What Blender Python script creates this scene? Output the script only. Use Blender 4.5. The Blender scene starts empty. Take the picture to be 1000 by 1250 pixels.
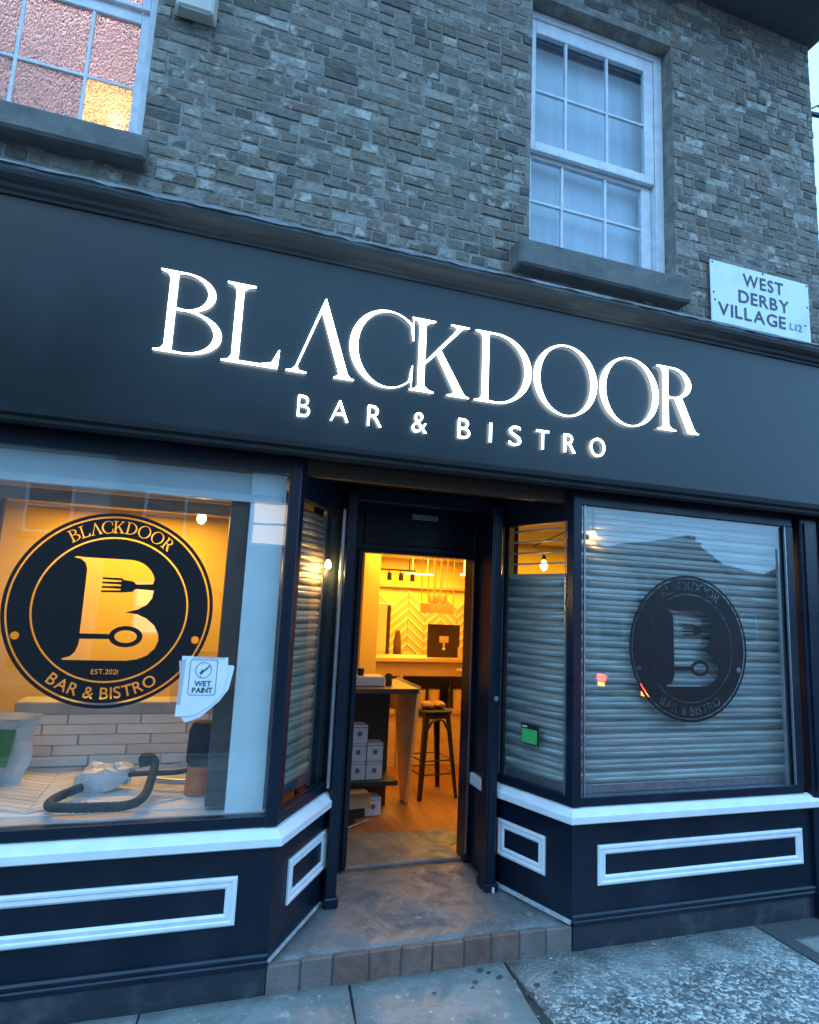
import bpy, bmesh, math, random
from mathutils import Vector, Matrix
random.seed(7)
S = bpy.context.scene
COL = S.collection
R = math.radians

# ------------------------------------------------------------------ camera
cam_d = bpy.data.cameras.new('camera')
cam = bpy.data.objects.new('camera', cam_d); COL.objects.link(cam)
cam_d.sensor_fit = 'HORIZONTAL'; cam_d.sensor_width = 36.0
cam_d.lens = 36.0 * 755.271 / 1000.0
cam_d.clip_start = 0.05; cam_d.clip_end = 500
_Rz = Matrix.Rotation(-0.31, 3, 'Z'); _Rx = Matrix.Rotation(0.1515, 3, 'X'); _Ry = Matrix.Rotation(-0.0456, 3, 'Y')
_M = (_Rz @ _Rx @ _Ry) @ Matrix(((1, 0, 0), (0, 0, -1), (0, 1, 0)))
cam.matrix_world = Matrix.Translation((-1.329, -3.4183, 1.9257)) @ _M.to_4x4()
S.camera = cam

# ------------------------------------------------------------------ world, sun, exposure
W = bpy.data.worlds.new('World'); S.world = W; W.use_nodes = True
nt = W.node_tree; nt.nodes.clear()
wo = nt.nodes.new('ShaderNodeOutputWorld'); bg = nt.nodes.new('ShaderNodeBackground')
sky = nt.nodes.new('ShaderNodeTexSky'); sky.sky_type = 'NISHITA'; sky.sun_disc = False
sky.sun_elevation = R(3); sky.sun_rotation = R(200); sky.air_density = 1.3; sky.dust_density = 1.0; sky.ozone_density = 4
mixn = nt.nodes.new('ShaderNodeMix'); mixn.data_type = 'RGBA'; mixn.inputs[0].default_value = 0.84
mixn.inputs[7].default_value = (3.25, 7.4, 12.9, 1)      # dusk blue of the cloud layer over the clear-sky model
nt.links.new(sky.outputs[0], mixn.inputs[6])
cl = nt.nodes.new('ShaderNodeTexNoise'); cl.inputs['Scale'].default_value = 2.2; cl.inputs['Detail'].default_value = 5
cm = nt.nodes.new('ShaderNodeMapRange'); cm.inputs['To Min'].default_value = .45; cm.inputs['To Max'].default_value = 1.55
tc = nt.nodes.new('ShaderNodeTexCoord'); nt.links.new(tc.outputs['Generated'], cl.inputs['Vector'])
nt.links.new(cl.outputs[0], cm.inputs[0])
ml = nt.nodes.new('ShaderNodeMix'); ml.data_type = 'RGBA'; ml.blend_type = 'MULTIPLY'; ml.inputs[0].default_value = 1
nt.links.new(mixn.outputs[2], ml.inputs[6]); nt.links.new(cm.outputs[0], ml.inputs[7])
nt.links.new(ml.outputs[2], bg.inputs[0]); bg.inputs[1].default_value = 0.14
nt.links.new(bg.outputs[0], wo.inputs[0])
sl = bpy.data.lights.new('dusk_sun', 'SUN'); sl.energy = 0.12; sl.angle = R(30); sl.color = (.7, .85, 1)
so = bpy.data.objects.new('dusk_sun', sl); COL.objects.link(so); so.rotation_euler = (R(50), 0, R(-25))
S.view_settings.view_transform = 'Standard'; S.view_settings.look = 'None'
S.view_settings.gamma = 1; S.view_settings.exposure = 1.12
S.view_settings.use_curve_mapping = False

# ------------------------------------------------------------------ object helpers
def tag(o, label=None, cat=None, group=None, kind=None):
    if label: o['label'] = label
    if cat: o['category'] = cat
    if group: o['group'] = group
    if kind: o['kind'] = kind
    return o
def empty(name, loc=(0, 0, 0), rz=0, label=None, cat=None, group=None):
    o = bpy.data.objects.new(name, None); COL.objects.link(o)
    o.location = loc; o.rotation_euler = (0, 0, rz); o.empty_display_size = .1
    return tag(o, label, cat, group)
def objm(name, me, mat=None, parent=None, loc=None, rz=None):
    o = bpy.data.objects.new(name, me); COL.objects.link(o)
    if mat is not None and not me.materials: me.materials.append(mat)
    if parent: o.parent = parent
    if loc is not None: o.location = loc
    if rz is not None: o.rotation_euler = (0, 0, rz)
    return o
class MB:
    """mesh builder"""
    def __init__(s): s.v = []; s.f = []
    def quad(s, *p):
        n = len(s.v); s.v += [tuple(q) for q in p]; s.f.append(tuple(range(n, n+len(p)))); return s
    def box(s, x0, x1, y0, y1, z0, z1, m=None):
        n = len(s.v)
        P = [(x, y, z) for z in (z0, z1) for y in (y0, y1) for x in (x0, x1)]
        if m is not None: P = [tuple(m @ Vector(p)) for p in P]
        s.v += P
        s.f += [tuple(n+i for i in q) for q in ((0, 2, 3, 1), (4, 5, 7, 6), (0, 1, 5, 4), (2, 6, 7, 3), (0, 4, 6, 2), (1, 3, 7, 5))]
        return s
    def prism(s, poly, z0, z1):
        n = len(s.v); k = len(poly)
        s.v += [(x, y, z0) for x, y in poly] + [(x, y, z1) for x, y in poly]
        s.f.append(tuple(n+i for i in reversed(range(k)))); s.f.append(tuple(n+k+i for i in range(k)))
        for i in range(k):
            j = (i+1) % k; s.f.append((n+i, n+j, n+k+j, n+k+i))
        return s
    def sweep(s, path, prof, closed=False):
        """profile (offset to the right of the path, z) swept along a plan path with mitred corners"""
        n0 = len(s.v); k = len(prof); m = len(path)
        for i, p in enumerate(path):
            p = Vector(p)
            d1 = (Vector(path[i])-Vector(path[i-1])).normalized() if (i > 0 or closed) else None
            d2 = (Vector(path[(i+1) % m])-Vector(path[i])).normalized() if (i < m-1 or closed) else None
            if d1 is None: d1 = d2
            if d2 is None: d2 = d1
            n1 = Vector((d1.y, -d1.x)); n2 = Vector((d2.y, -d2.x)); b = (n1+n2); b = b/max(b.length_squared/2, 1e-6)
            for o, z in prof: s.v.append((p.x+b.x*o, p.y+b.y*o, z))
        seg = m if closed else m-1
        for i in range(seg):
            a = n0+i*k; c = n0+((i+1) % m)*k
            for j in range(k):
                q = (j+1) % k; s.f.append((a+j, a+q, c+q, c+j))
        if not closed:
            s.f.append(tuple(n0+j for j in reversed(range(k)))); s.f.append(tuple(n0+(m-1)*k+j for j in range(k)))
        return s
    def tube(s, pts, r, n=8, cap=True, rz=None):
        pts = [Vector(p) for p in pts]; base = len(s.v); m = len(pts)
        up = Vector((0, 0, 1)); prev = None
        for i, p in enumerate(pts):
            d = (pts[min(i+1, m-1)]-pts[max(i-1, 0)]).normalized()
            if prev is None:
                a = up if abs(d.z) < .9 else Vector((1, 0, 0)); u = d.cross(a).normalized()
            else: u = (prev-d*prev.dot(d)).normalized()
            prev = u; w = d.cross(u); rr = r[i] if isinstance(r, (list, tuple)) else r
            for j in range(n):
                t = 2*math.pi*j/n; s.v.append(tuple(p+(u*math.cos(t)+w*math.sin(t))*rr))
        for i in range(m-1):
            for j in range(n):
                q = (j+1) % n; s.f.append((base+i*n+j, base+i*n+q, base+(i+1)*n+q, base+(i+1)*n+j))
        if cap: s.f.append(tuple(base+j for j in reversed(range(n)))); s.f.append(tuple(base+(m-1)*n+j for j in range(n)))
        return s
    def lathe(s, prof, c=(0, 0, 0), n=16, axis='z'):
        base = len(s.v); k = len(prof)
        for j in range(n):
            t = 2*math.pi*j/n
            for r, z in prof:
                if axis == 'z': p = (c[0]+r*math.cos(t), c[1]+r*math.sin(t), c[2]+z)
                else: p = (c[0]+r*math.cos(t), c[1]+z, c[2]+r*math.sin(t))
                s.v.append(p)
        for j in range(n):
            q = (j+1) % n
            for i in range(k-1): s.f.append((base+j*k+i, base+q*k+i, base+q*k+i+1, base+j*k+i+1))
        return s
    def blob(s, c, r, n=10, amp=.15, seed=0, flat=0):
        rnd = random.Random(seed); bm = bmesh.new(); bmesh.ops.create_icosphere(bm, subdivisions=2, radius=1)
        base = len(s.v)
        for v in bm.verts:
            k = 1+rnd.uniform(-amp, amp); s.v.append((c[0]+v.co.x*r[0]*k, c[1]+v.co.y*r[1]*k, max(c[2]-r[2]*(1-flat), c[2]+v.co.z*r[2]*k)))
        for f in bm.faces: s.f.append(tuple(base+v.index for v in f.verts))
        bm.free(); return s
    def mesh(s, name, bevel=0, smooth=False):
        me = bpy.data.meshes.new(name); me.from_pydata(s.v, [], s.f)
        bm = bmesh.new(); bm.from_mesh(me); bmesh.ops.recalc_face_normals(bm, faces=bm.faces)
        if bevel: bmesh.ops.bevel(bm, geom=[e for e in bm.edges if not e.is_boundary and e.calc_face_angle(0) > .5], offset=bevel, segments=1, affect='EDGES', clamp_overlap=True)
        if smooth:
            for f in bm.faces: f.smooth = True
        bm.to_mesh(me); bm.free()
        if smooth:
            try: me.set_sharp_from_angle(angle=R(40))
            except Exception: pass
        return me
    def build(s, name, mat, parent=None, bevel=0, smooth=False, loc=None, rz=None):
        return objm(name, s.mesh(name, bevel, smooth), mat, parent, loc, rz)

# ------------------------------------------------------------------ material helper
MATS = {}
def mat(name, c1, c2=None, scale=8, rough=.6, rvar=.1, metal=0, bump=0, bscale=60, detail=6, contrast=(.35, .65), spec=.5, coat=0, stretch=(1, 1, 1), rand=0, bdist=.01):
    if name in MATS: return MATS[name]
    m = bpy.data.materials.new(name); m.use_nodes = True; t = m.node_tree; b = t.nodes['Principled BSDF']; MATS[name] = m
    N, L = t.nodes, t.links
    co = N.new('ShaderNodeTexCoord'); mp = N.new('ShaderNodeMapping'); mp.inputs['Scale'].default_value = stretch
    L.new(co.outputs['Object'], mp.inputs[0])
    vec = mp.outputs[0]
    if rand:
        oi = N.new('ShaderNodeObjectInfo'); ad = N.new('ShaderNodeVectorMath'); ad.operation = 'MULTIPLY_ADD'
        L.new(oi.outputs['Random'], ad.inputs[0]); ad.inputs[1].default_value = (37, 51, 23); L.new(vec, ad.inputs[2]); vec = ad.outputs[0]
    no = N.new('ShaderNodeTexNoise'); no.inputs['Scale'].default_value = scale; no.inputs['Detail'].default_value = detail
    no.inputs['Roughness'].default_value = .6
    L.new(vec, no.inputs['Vector'])
    mr = N.new('ShaderNodeMapRange'); mr.inputs[1].default_value = contrast[0]; mr.inputs[2].default_value = contrast[1]
    L.new(no.outputs[0], mr.inputs[0])
    mx = N.new('ShaderNodeMix'); mx.data_type = 'RGBA'
    c2 = c2 or tuple(x*.75 for x in c1)
    mx.inputs[6].default_value = (*c1, 1); mx.inputs[7].default_value = (*c2, 1); L.new(mr.outputs[0], mx.inputs[0])
    out = mx.outputs[2]
    if rand:
        hs = N.new('ShaderNodeHueSaturation'); r2 = N.new('ShaderNodeMapRange'); r2.inputs[3].default_value = 1-rand; r2.inputs[4].default_value = 1+rand
        L.new(oi.outputs['Random'], r2.inputs[0]); L.new(r2.outputs[0], hs.inputs['Value']); L.new(out, hs.inputs['Color']); out = hs.outputs[0]
    L.new(out, b.inputs['Base Color'])
    rr = N.new('ShaderNodeMapRange'); rr.inputs[3].default_value = max(0.02, rough-rvar); rr.inputs[4].default_value = min(1, rough+rvar)
    L.new(no.outputs[0], rr.inputs[0]); L.new(rr.outputs[0], b.inputs['Roughness'])
    b.inputs['Metallic'].default_value = metal; b.inputs['Specular IOR Level'].default_value = spec
    if coat: b.inputs['Coat Weight'].default_value = coat; b.inputs['Coat Roughness'].default_value = .08
    if bump:
        n2 = N.new('ShaderNodeTexNoise'); n2.inputs['Scale'].default_value = bscale; n2.inputs['Detail'].default_value = 5
        L.new(vec, n2.inputs['Vector'])
        bp = N.new('ShaderNodeBump'); bp.inputs['Strength'].default_value = bump; bp.inputs['Distance'].default_value = bdist
        L.new(n2.outputs[0], bp.inputs['Height']); L.new(bp.outputs[0], b.inputs['Normal'])
    return m
def emit(name, c, k):
    if name in MATS: return MATS[name]
    m = bpy.data.materials.new(name); m.use_nodes = True; t = m.node_tree; MATS[name] = m
    b = t.nodes['Principled BSDF']; b.inputs['Base Color'].default_value = (.8, .8, .8, 1)
    b.inputs['Emission Color'].default_value = (*c, 1); b.inputs['Emission Strength'].default_value = k
    return m
def glass(name, ior=1.5, tint=(.93, .97, .97), rough=0.0):
    m = bpy.data.materials.new(name); m.use_nodes = True; t = m.node_tree; t.nodes.clear(); MATS[name] = m
    o = t.nodes.new('ShaderNodeOutputMaterial'); mx = t.nodes.new('ShaderNodeMixShader'); fr = t.nodes.new('ShaderNodeFresnel'); fr.inputs[0].default_value = ior
    tr = t.nodes.new('ShaderNodeBsdfTransparent'); tr.inputs[0].default_value = (*tint, 1)
    gl = t.nodes.new('ShaderNodeBsdfGlossy'); gl.inputs['Roughness'].default_value = rough
    no = t.nodes.new('ShaderNodeTexNoise'); no.inputs['Scale'].default_value = 1.6; bp = t.nodes.new('ShaderNodeBump'); bp.inputs['Strength'].default_value = .05; bp.inputs['Distance'].default_value = .02
    tcn = t.nodes.new('ShaderNodeTexCoord'); t.links.new(tcn.outputs['Object'], no.inputs['Vector']); t.links.new(no.outputs[0], bp.inputs['Height']); t.links.new(bp.outputs[0], gl.inputs['Normal'])
    ge = t.nodes.new('ShaderNodeNewGeometry'); ivt = t.nodes.new('ShaderNodeMath'); ivt.operation = 'SUBTRACT'; ivt.inputs[0].default_value = 1; t.links.new(ge.outputs['Backfacing'], ivt.inputs[1])
    fm = t.nodes.new('ShaderNodeMath'); fm.operation = 'MULTIPLY'; t.links.new(fr.outputs[0], fm.inputs[0]); t.links.new(ivt.outputs[0], fm.inputs[1])
    t.links.new(fm.outputs[0], mx.inputs[0]); t.links.new(tr.outputs[0], mx.inputs[1]); t.links.new(gl.outputs[0], mx.inputs[2]); t.links.new(mx.outputs[0], o.inputs[0])
    return m

BLACK = mat('black_gloss_paint', (.004, .010, .021), (.016, .024, .038), 2.2, .30, .12, contrast=(.5, .85), bump=.12, bscale=25, coat=.0, spec=.36)
FASC = mat('fascia_satin_board', (.004, .008, .010), (.010, .017, .020), 2.2, .30, .08, bump=.05, bscale=9, contrast=(.4, .75), spec=.42)
PALEST = mat('worn_dark_paint', (.02, .026, .035), (.07, .08, .085), 5, .5, .15, bump=.3, bscale=40, contrast=(.5, .75))
WHITE = mat('white_gloss_paint', (.80, .80, .80), (.70, .71, .73), 9, .35, .08, bump=.12, bscale=30)
SASHW = mat('white_sash_paint', (.72, .72, .74), (.58, .58, .6), 12, .5, .1, bump=.15)
STONE = mat('weathered_stone_sill', (.16, .155, .14), (.10, .10, .095), 7, .85, .05, bump=.5, bscale=45)
CORN = mat('worn_cornice_paint', (.045, .05, .052), (.11, .11, .10), 4, .6, .1, bump=.5, bscale=30, stretch=(.5, 1, 3), contrast=(.5, .72))
LEADF = mat('cornice_lead_flashing', (.20, .22, .24), (.10, .11, .12), 8, .6, .15, bump=.5, bscale=30)
CHROME = mat('aluminium_trim', (.45, .46, .48), None, 20, .35, .1, metal=.9)
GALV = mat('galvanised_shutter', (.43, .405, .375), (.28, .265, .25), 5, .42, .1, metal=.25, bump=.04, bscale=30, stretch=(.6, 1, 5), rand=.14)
SHUTW = mat('warm_lit_shutter', (.36, .29, .22), (.26, .21, .16), 3, .5, .1, metal=.1, bump=.04, bscale=30, stretch=(.6, 1, 5), rand=.14)  # tan puts the bulb's warm light into the slat colour
def stained(name, base, light, dark, scale=1.0):
    m = bpy.data.materials.new(name); m.use_nodes = True; t = m.node_tree; N, L = t.nodes, t.links; b = N['Principled BSDF']; MATS[name] = m
    co = N.new('ShaderNodeTexCoord')
    def noise(sc, de, lo, hi, dist=0):
        n = N.new('ShaderNodeTexNoise'); n.inputs['Scale'].default_value = sc*scale; n.inputs['Detail'].default_value = de; n.inputs['Roughness'].default_value = .65; n.inputs['Distortion'].default_value = dist
        L.new(co.outputs['Object'], n.inputs['Vector']); r = N.new('ShaderNodeMapRange'); r.inputs[1].default_value = lo; r.inputs[2].default_value = hi; L.new(n.outputs[0], r.inputs[0]); return n, r
    def mix(a, fac, col, k=1.0):
        q = N.new('ShaderNodeMath'); q.operation = 'MULTIPLY'; q.inputs[1].default_value = k; L.new(fac, q.inputs[0])
        x = N.new('ShaderNodeMix'); x.data_type = 'RGBA'; L.new(q.outputs[0], x.inputs[0]); x.inputs[7].default_value = (*col, 1)
        if isinstance(a, tuple): x.inputs[6].default_value = (*a, 1)
        else: L.new(a, x.inputs[6])
        return x.outputs[2]
    _, a1 = noise(2.2, 8, .50, .58, 1.2); _, a2 = noise(3.1, 9, .44, .62, .6); n3, a3 = noise(38, 8, .35, .7); _, a4 = noise(11, 9, .60, .66, .3); _, a5 = noise(75, 4, .66, .72)
    c = mix(base, a2.outputs[0], dark, .75); c = mix(c, a1.outputs[0], light, .45); c = mix(c, a3.outputs[0], tuple(x*.6 for x in base), .5); c = mix(c, a4.outputs[0], tuple(x*1.4 for x in light), .6); c = mix(c, a5.outputs[0], (.5, .5, .47), .6)
    L.new(c, b.inputs['Base Color']); rr = N.new('ShaderNodeMapRange'); rr.inputs[3].default_value = .35; rr.inputs[4].default_value = .85; L.new(a2.outputs[0], rr.inputs[0]); L.new(rr.outputs[0], b.inputs['Roughness'])
    bp = N.new('ShaderNodeBump'); bp.inputs['Strength'].default_value = .8; bp.inputs['Distance'].default_value = .006; L.new(n3.outputs[0], bp.inputs['Height']); L.new(bp.outputs[0], b.inputs['Normal'])
    return m
CONC = stained('worn_step_concrete', (.165, .165, .16), (.25, .25, .245), (.085, .085, .085), 1.4)
GLASS = glass('shop_glass', 2.2)
GLASSP = glass('splay_glass', 1.38)
GLASSU = glass('old_window_glass', 1.55, (.9, .95, .97))
WARMW = mat('ochre_plaster_wall', (.80, .62, .20), (.73, .54, .15), 2, .8, .05)
CREAM = mat('cream_ceiling_paint', (.78, .70, .5), (.72, .64, .44), 2, .8, .05)
DARK = mat('dark_interior_timber', (.03, .018, .010), (.05, .03, .016), 10, .5, .1, stretch=(1, 1, 8))

# ------------------------------------------------------------------ outlines: serif alphabet and lettering
def ell(cx, cz, rx, rz, a0, a1, n=16):
    return [(cx+rx*math.cos(R(a0+(a1-a0)*i/n)), cz+rz*math.sin(R(a0+(a1-a0)*i/n))) for i in range(n+1)]
SERIF = {   # cap height .45: (list of loops, advance)
 'B': ([[(0, 0), (0, .010), (.035, .018), (.05, .04), (.05, .41), (.035, .432), (0, .44), (0, .45)]+ell(.13, .342, .158, .108, 90, -62, 18)+ell(.14, .122, .195, .122, 68, -90, 20),
        [(.094, .436)]+ell(.13, .343, .114, .097, 90, -90, 16)[0:]+[(.094, .25)], [(.094, .232)]+ell(.14, .123, .149, .112, 90, -90, 16)+[(.094, .014)]], .345),
 'L': ([[(0, 0), (0, .010), (.035, .018), (.05, .04), (.05, .41), (.035, .432), (0, .44), (0, .45), (.155, .45), (.155, .44), (.12, .432), (.094, .41), (.094, .018), (.20, .018), (.262, .035), (.295, .11), (.306, .11), (.30, 0)]], .325),
 'A': ([[(0, 0), (0, .010), (.03, .016), (.05, .036), (.19, .452), (.200, .46), (.345, .036), (.36, .016), (.384, .010), (.384, 0), (.265, 0), (.265, .010), (.288, .018), (.291, .036), (.180, .372), (.066, .036), (.075, .016), (.118, .010), (.118, 0)]], .36),
 'C': ([ell(.222, .225, .222, .236, 48, 180, 18)+ell(.222, .225, .222, .236, 180, 312, 18)[1:]+[(.377, .018), (.384, .15), (.374, .15)]+ell(.236, .225, .184, .225, -48, -180, 18)+ell(.236, .225, .184, .225, 180, 48, 18)[1:]+[(.374, .30), (.384, .30), (.377, .432)]], .37),
 'K': ([[(0, 0), (0, .010), (.035, .018), (.05, .04), (.05, .41), (.035, .432), (0, .44), (0, .45), (.155, .45), (.155, .44), (.12, .432), (.094, .41), (.094, .190), (.288, .42), (.283, .435), (.25, .44), (.25, .45), (.375, .45), (.375, .44), (.335, .432), (.193, .274), (.345, .03), (.36, .015), (.384, .010), (.384, 0), (.235, 0), (.235, .010), (.276, .018), (.280, .035), (.165, .242), (.094, .167), (.094, .04), (.12, .018), (.155, .010), (.155, 0)]], .405),
 'D': ([[(0, 0), (0, .010), (.035, .018), (.05, .04), (.05, .41), (.035, .432), (0, .44), (0, .45)]+ell(.14, .225, .246, .225, 90, -90, 28), [(.094, .434)]+ell(.14, .225, .198, .213, 90, -90, 26)+[(.094, .016)]], .40),
 'O': ([ell(.23, .223, .23, .237, 0, 350, 42), ell(.23, .223, .184, .226, 0, 350, 42)], .475),
 'R': ([[(0, 0), (0, .010), (.035, .018), (.05, .04), (.05, .41), (.035, .432), (0, .44), (0, .45)]+ell(.13, .338, .158, .112, 90, -52, 18)+[(.205, .243), (.305, .035), (.32, .016), (.345, .010), (.345, 0), (.256, 0), (.149, .228), (.094, .228), (.094, .04), (.12, .018), (.155, .010), (.155, 0)],
        [(.094, .436)]+ell(.13, .339, .114, .099, 90, -90, 16)+[(.094, .243)]], .35),
}
def xf(loops, sx=1, sz=1, dx=0, dz=0): return [[(x*sx+dx, z*sz+dz) for x, z in l] for l in loops]
_font_cache = {}
def font_loops(ch):
    """outline loops of one built-in sans character, cap height normalised to 1"""
    if ch in _font_cache: return _font_cache[ch]
    cu = bpy.data.curves.new('tmp', 'FONT'); cu.body = ch; cu.size = 1; cu.resolution_u = 5
    ob = bpy.data.objects.new('tmp', cu); COL.objects.link(ob)
    dg = bpy.context.evaluated_depsgraph_get(); me = bpy.data.meshes.new_from_object(ob.evaluated_get(dg))
    bm = bmesh.new(); bm.from_mesh(me); bmesh.ops.remove_doubles(bm, verts=bm.verts, dist=1e-5)
    nb = {}
    for e in bm.edges:
        if len(e.link_faces) == 1:
            a, b = e.verts; nb.setdefault(a, []).append(b); nb.setdefault(b, []).append(a)
    loops = []; seen = set()
    for v in list(nb):
        if v in seen: continue
        lp = [v]; seen.add(v); cur = v
        while True:
            nx = [w for w in nb[cur] if w not in seen]
            if not nx: break
            cur = nx[0]; seen.add(cur); lp.append(cur)
        if len(lp) > 2: loops.append([(w.co.x, w.co.y) for w in lp])
    bm.free(); bpy.data.objects.remove(ob); bpy.data.curves.remove(cu); bpy.data.meshes.remove(me)
    H = .6905  # cap height of the built-in font at size 1
    loops = [[(x/H, y/H) for x, y in l] for l in loops]
    mnx = min(p[0] for l in loops for p in l); mxx = max(p[0] for l in loops for p in l)
    loops = [[(x-mnx, y) for x, y in l] for l in loops]
    _font_cache[ch] = (loops, mxx-mnx); return _font_cache[ch]
def line_loops(text, h, track=.18, width=None, squeeze=1, serif=False):
    """loops of a word, left at 0, baseline 0; returns loops, total width"""
    out = []; x = 0
    for ch in text:
        if ch == ' ': x += h*.42; continue
        if serif: lp, w = SERIF[ch]; k = h/.45; lp = xf(lp, k, k); w = w*k; tr = h*.02
        else: lp, w = font_loops(ch); lp = xf(lp, h*squeeze, h); w = w*h*squeeze; tr = track*h
        out += xf(lp, 1, 1, x, 0); x += w+tr
    x -= tr
    if width: k = width/x; out = xf(out, k, 1); x = width
    return out, x
def area(l): return sum(l[i-1][0]*l[i][1]-l[i][0]*l[i-1][1] for i in range(len(l)))/2
def grow(l, d):
    """offset a closed loop outward by d (solid loops) or inward for holes, to make lettering bolder"""
    n = len(l); s = 1 if area(l) > 0 else -1; out = []
    for i in range(n):
        a, b, c = Vector(l[i-1]), Vector(l[i]), Vector(l[(i+1) % n])
        e1 = (b-a); e2 = (c-b)
        if e1.length < 1e-7 or e2.length < 1e-7: out.append(l[i]); continue
        e1.normalize(); e2.normalize(); m = Vector((e1.y, -e1.x))+Vector((e2.y, -e2.x)); m = m/max(.5, m.length_squared/2)
        out.append((b.x+m.x*d*s, b.y+m.y*d*s))
    return out
def bolder(loops, d):
    def inside(p, l):
        r = False
        for i in range(len(l)):
            (x0, y0), (x1, y1) = l[i-1], l[i]
            if (y0 > p[1]) != (y1 > p[1]) and p[0] < (x1-x0)*(p[1]-y0)/(y1-y0)+x0: r = not r
        return r
    res = []
    for l in loops:
        k = sum(inside(l[0], m) for m in loops if m is not l); res.append(grow(l, d if k % 2 == 0 else -d))
    return res
def shape_mesh(name, loops, depth=0.0):
    """loops in (x,z) -> mesh standing in the XZ plane, front facing -Y, back at y=0 (front at -depth)"""
    cu = bpy.data.curves.new('tmp', 'CURVE'); cu.dimensions = '2D'; cu.fill_mode = 'BOTH'; cu.extrude = depth/2
    for l in loops:
        sp = cu.splines.new('POLY'); sp.points.add(len(l)-1)
        for i, p in enumerate(l): sp.points[i].co = (p[0], p[1], 0, 1)
        sp.use_cyclic_u = True
    ob = bpy.data.objects.new('tmp', cu); COL.objects.link(ob)
    dg = bpy.context.evaluated_depsgraph_get(); me = bpy.data.meshes.new_from_object(ob.evaluated_get(dg)); me.name = name
    bpy.data.objects.remove(ob); bpy.data.curves.remove(cu)
    me.transform(Matrix(((1, 0, 0, 0), (0, 0, -1, -depth/2), (0, 1, 0, 0), (0, 0, 0, 1))))
    return me
def arc_place(items, radius, mid_deg, top=True):
    """items: [(loops, width)] with gaps included; bends them round a circle"""
    tot = sum(w for _, w in items); out = []; s = -tot/2
    for lp, w in items:
        c = s+w/2
        if lp:
            th = R(mid_deg) - c/radius if top else R(mid_deg)+c/radius
            for l in lp:
                q = []
                for x, z in l:
                    lx = x-w/2
                    if top:
                        rr = radius+z; a = th-lx/radius; 
                        q.append((rr*math.cos(th)+lx*math.sin(th), rr*math.sin(th)-lx*math.cos(th)))
                    else:
                        rr = radius-z
                        q.append((rr*math.cos(th)-lx*math.sin(th), rr*math.sin(th)+lx*math.cos(th)))
                out.append(q)
        s += w
    return out

# ================================================================== GROUND
FLAG = stained('worn_flagstone', (.25, .26, .24), (.36, .37, .345), (.14, .15, .14), 1.3)
AGG = bpy.data.materials.new('exposed_aggregate_concrete'); AGG.use_nodes = True
def agg_nodes(m):
    t = m.node_tree; N, L = t.nodes, t.links; b = N['Principled BSDF']
    co = N.new('ShaderNodeTexCoord'); vo = N.new('ShaderNodeTexVoronoi'); vo.inputs['Scale'].default_value = 62
    no = N.new('ShaderNodeTexNoise'); no.inputs['Scale'].default_value = 2.4; no.inputs['Detail'].default_value = 5
    nw = N.new('ShaderNodeTexNoise'); nw.inputs['Scale'].default_value = 18; mixv = N.new('ShaderNodeMix'); mixv.data_type = 'RGBA'; mixv.inputs[0].default_value = .05
    L.new(co.outputs['Object'], nw.inputs['Vector']); L.new(co.outputs['Object'], mixv.inputs[6]); L.new(nw.outputs['Color'], mixv.inputs[7])
    L.new(mixv.outputs[2], vo.inputs['Vector']); L.new(co.outputs['Object'], no.inputs['Vector'])
    cr = N.new('ShaderNodeValToRGB'); cr.color_ramp.elements[0].position = .25; cr.color_ramp.elements[0].color = (.12, .125, .12, 1)
    cr.color_ramp.elements[1].position = .9; cr.color_ramp.elements[1].color = (.62, .60, .54, 1)
    e = cr.color_ramp.elements.new(.62); e.color = (.26, .26, .24, 1)
    sep = N.new('ShaderNodeSeparateColor'); L.new(vo.outputs['Color'], sep.inputs[0]); L.new(sep.outputs[0], cr.inputs[0])
    # smooth, worn skin of cement next to the shop, aggregate showing further out
    sx = N.new('ShaderNodeSeparateXYZ'); L.new(co.outputs['Object'], sx.inputs[0])
    ma = N.new('ShaderNodeMath'); ma.operation = 'MULTIPLY_ADD'; ma.inputs[1].default_value = 1.4; L.new(no.outputs[0], ma.inputs[0])
    mb = N.new('ShaderNodeMath'); mb.operation = 'MULTIPLY'; mb.inputs[1].default_value = 2.2; L.new(sx.outputs[1], mb.inputs[0]); L.new(mb.outputs[0], ma.inputs[2])
    mr = N.new('ShaderNodeMapRange'); mr.inputs[1].default_value = -.35; mr.inputs[2].default_value = .35; L.new(ma.outputs[0], mr.inputs[0])
    sk = N.new('ShaderNodeMix'); sk.data_type = 'RGBA'; sk.inputs[7].default_value = (.30, .31, .29, 1)
    m2 = N.new('ShaderNodeMath'); m2.operation = 'MULTIPLY'; m2.inputs[1].default_value = .8; L.new(mr.outputs[0], m2.inputs[0])
    L.new(m2.outputs[0], sk.inputs[0]); L.new(cr.outputs[0], sk.inputs[6]); 
    ds = N.new('ShaderNodeMix'); ds.data_type = 'RGBA'; ds.blend_type = 'MULTIPLY'; ds.inputs[0].default_value = .6
    n3 = N.new('ShaderNodeTexNoise'); n3.inputs['Scale'].default_value = 5; n3.inputs['Detail'].default_value = 8; L.new(co.outputs['Object'], n3.inputs['Vector'])
    m3 = N.new('ShaderNodeMapRange'); m3.inputs[1].default_value = .38; m3.inputs[2].default_value = .55; m3.inputs[3].default_value = .35; L.new(n3.outputs[0], m3.inputs[0])
    L.new(sk.outputs[2], ds.inputs[6]); L.new(m3.outputs[0], ds.inputs[7]); L.new(ds.outputs[2], b.inputs['Base Color'])
    b.inputs['Roughness'].default_value = .62
    bp = N.new('ShaderNodeBump'); bp.inputs['Strength'].default_value = .9; bp.inputs['Distance'].default_value = .006; bp.invert = True
    L.new(vo.outputs['Distance'], bp.inputs['Height']); L.new(bp.outputs[0], b.inputs['Normal'])
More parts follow.
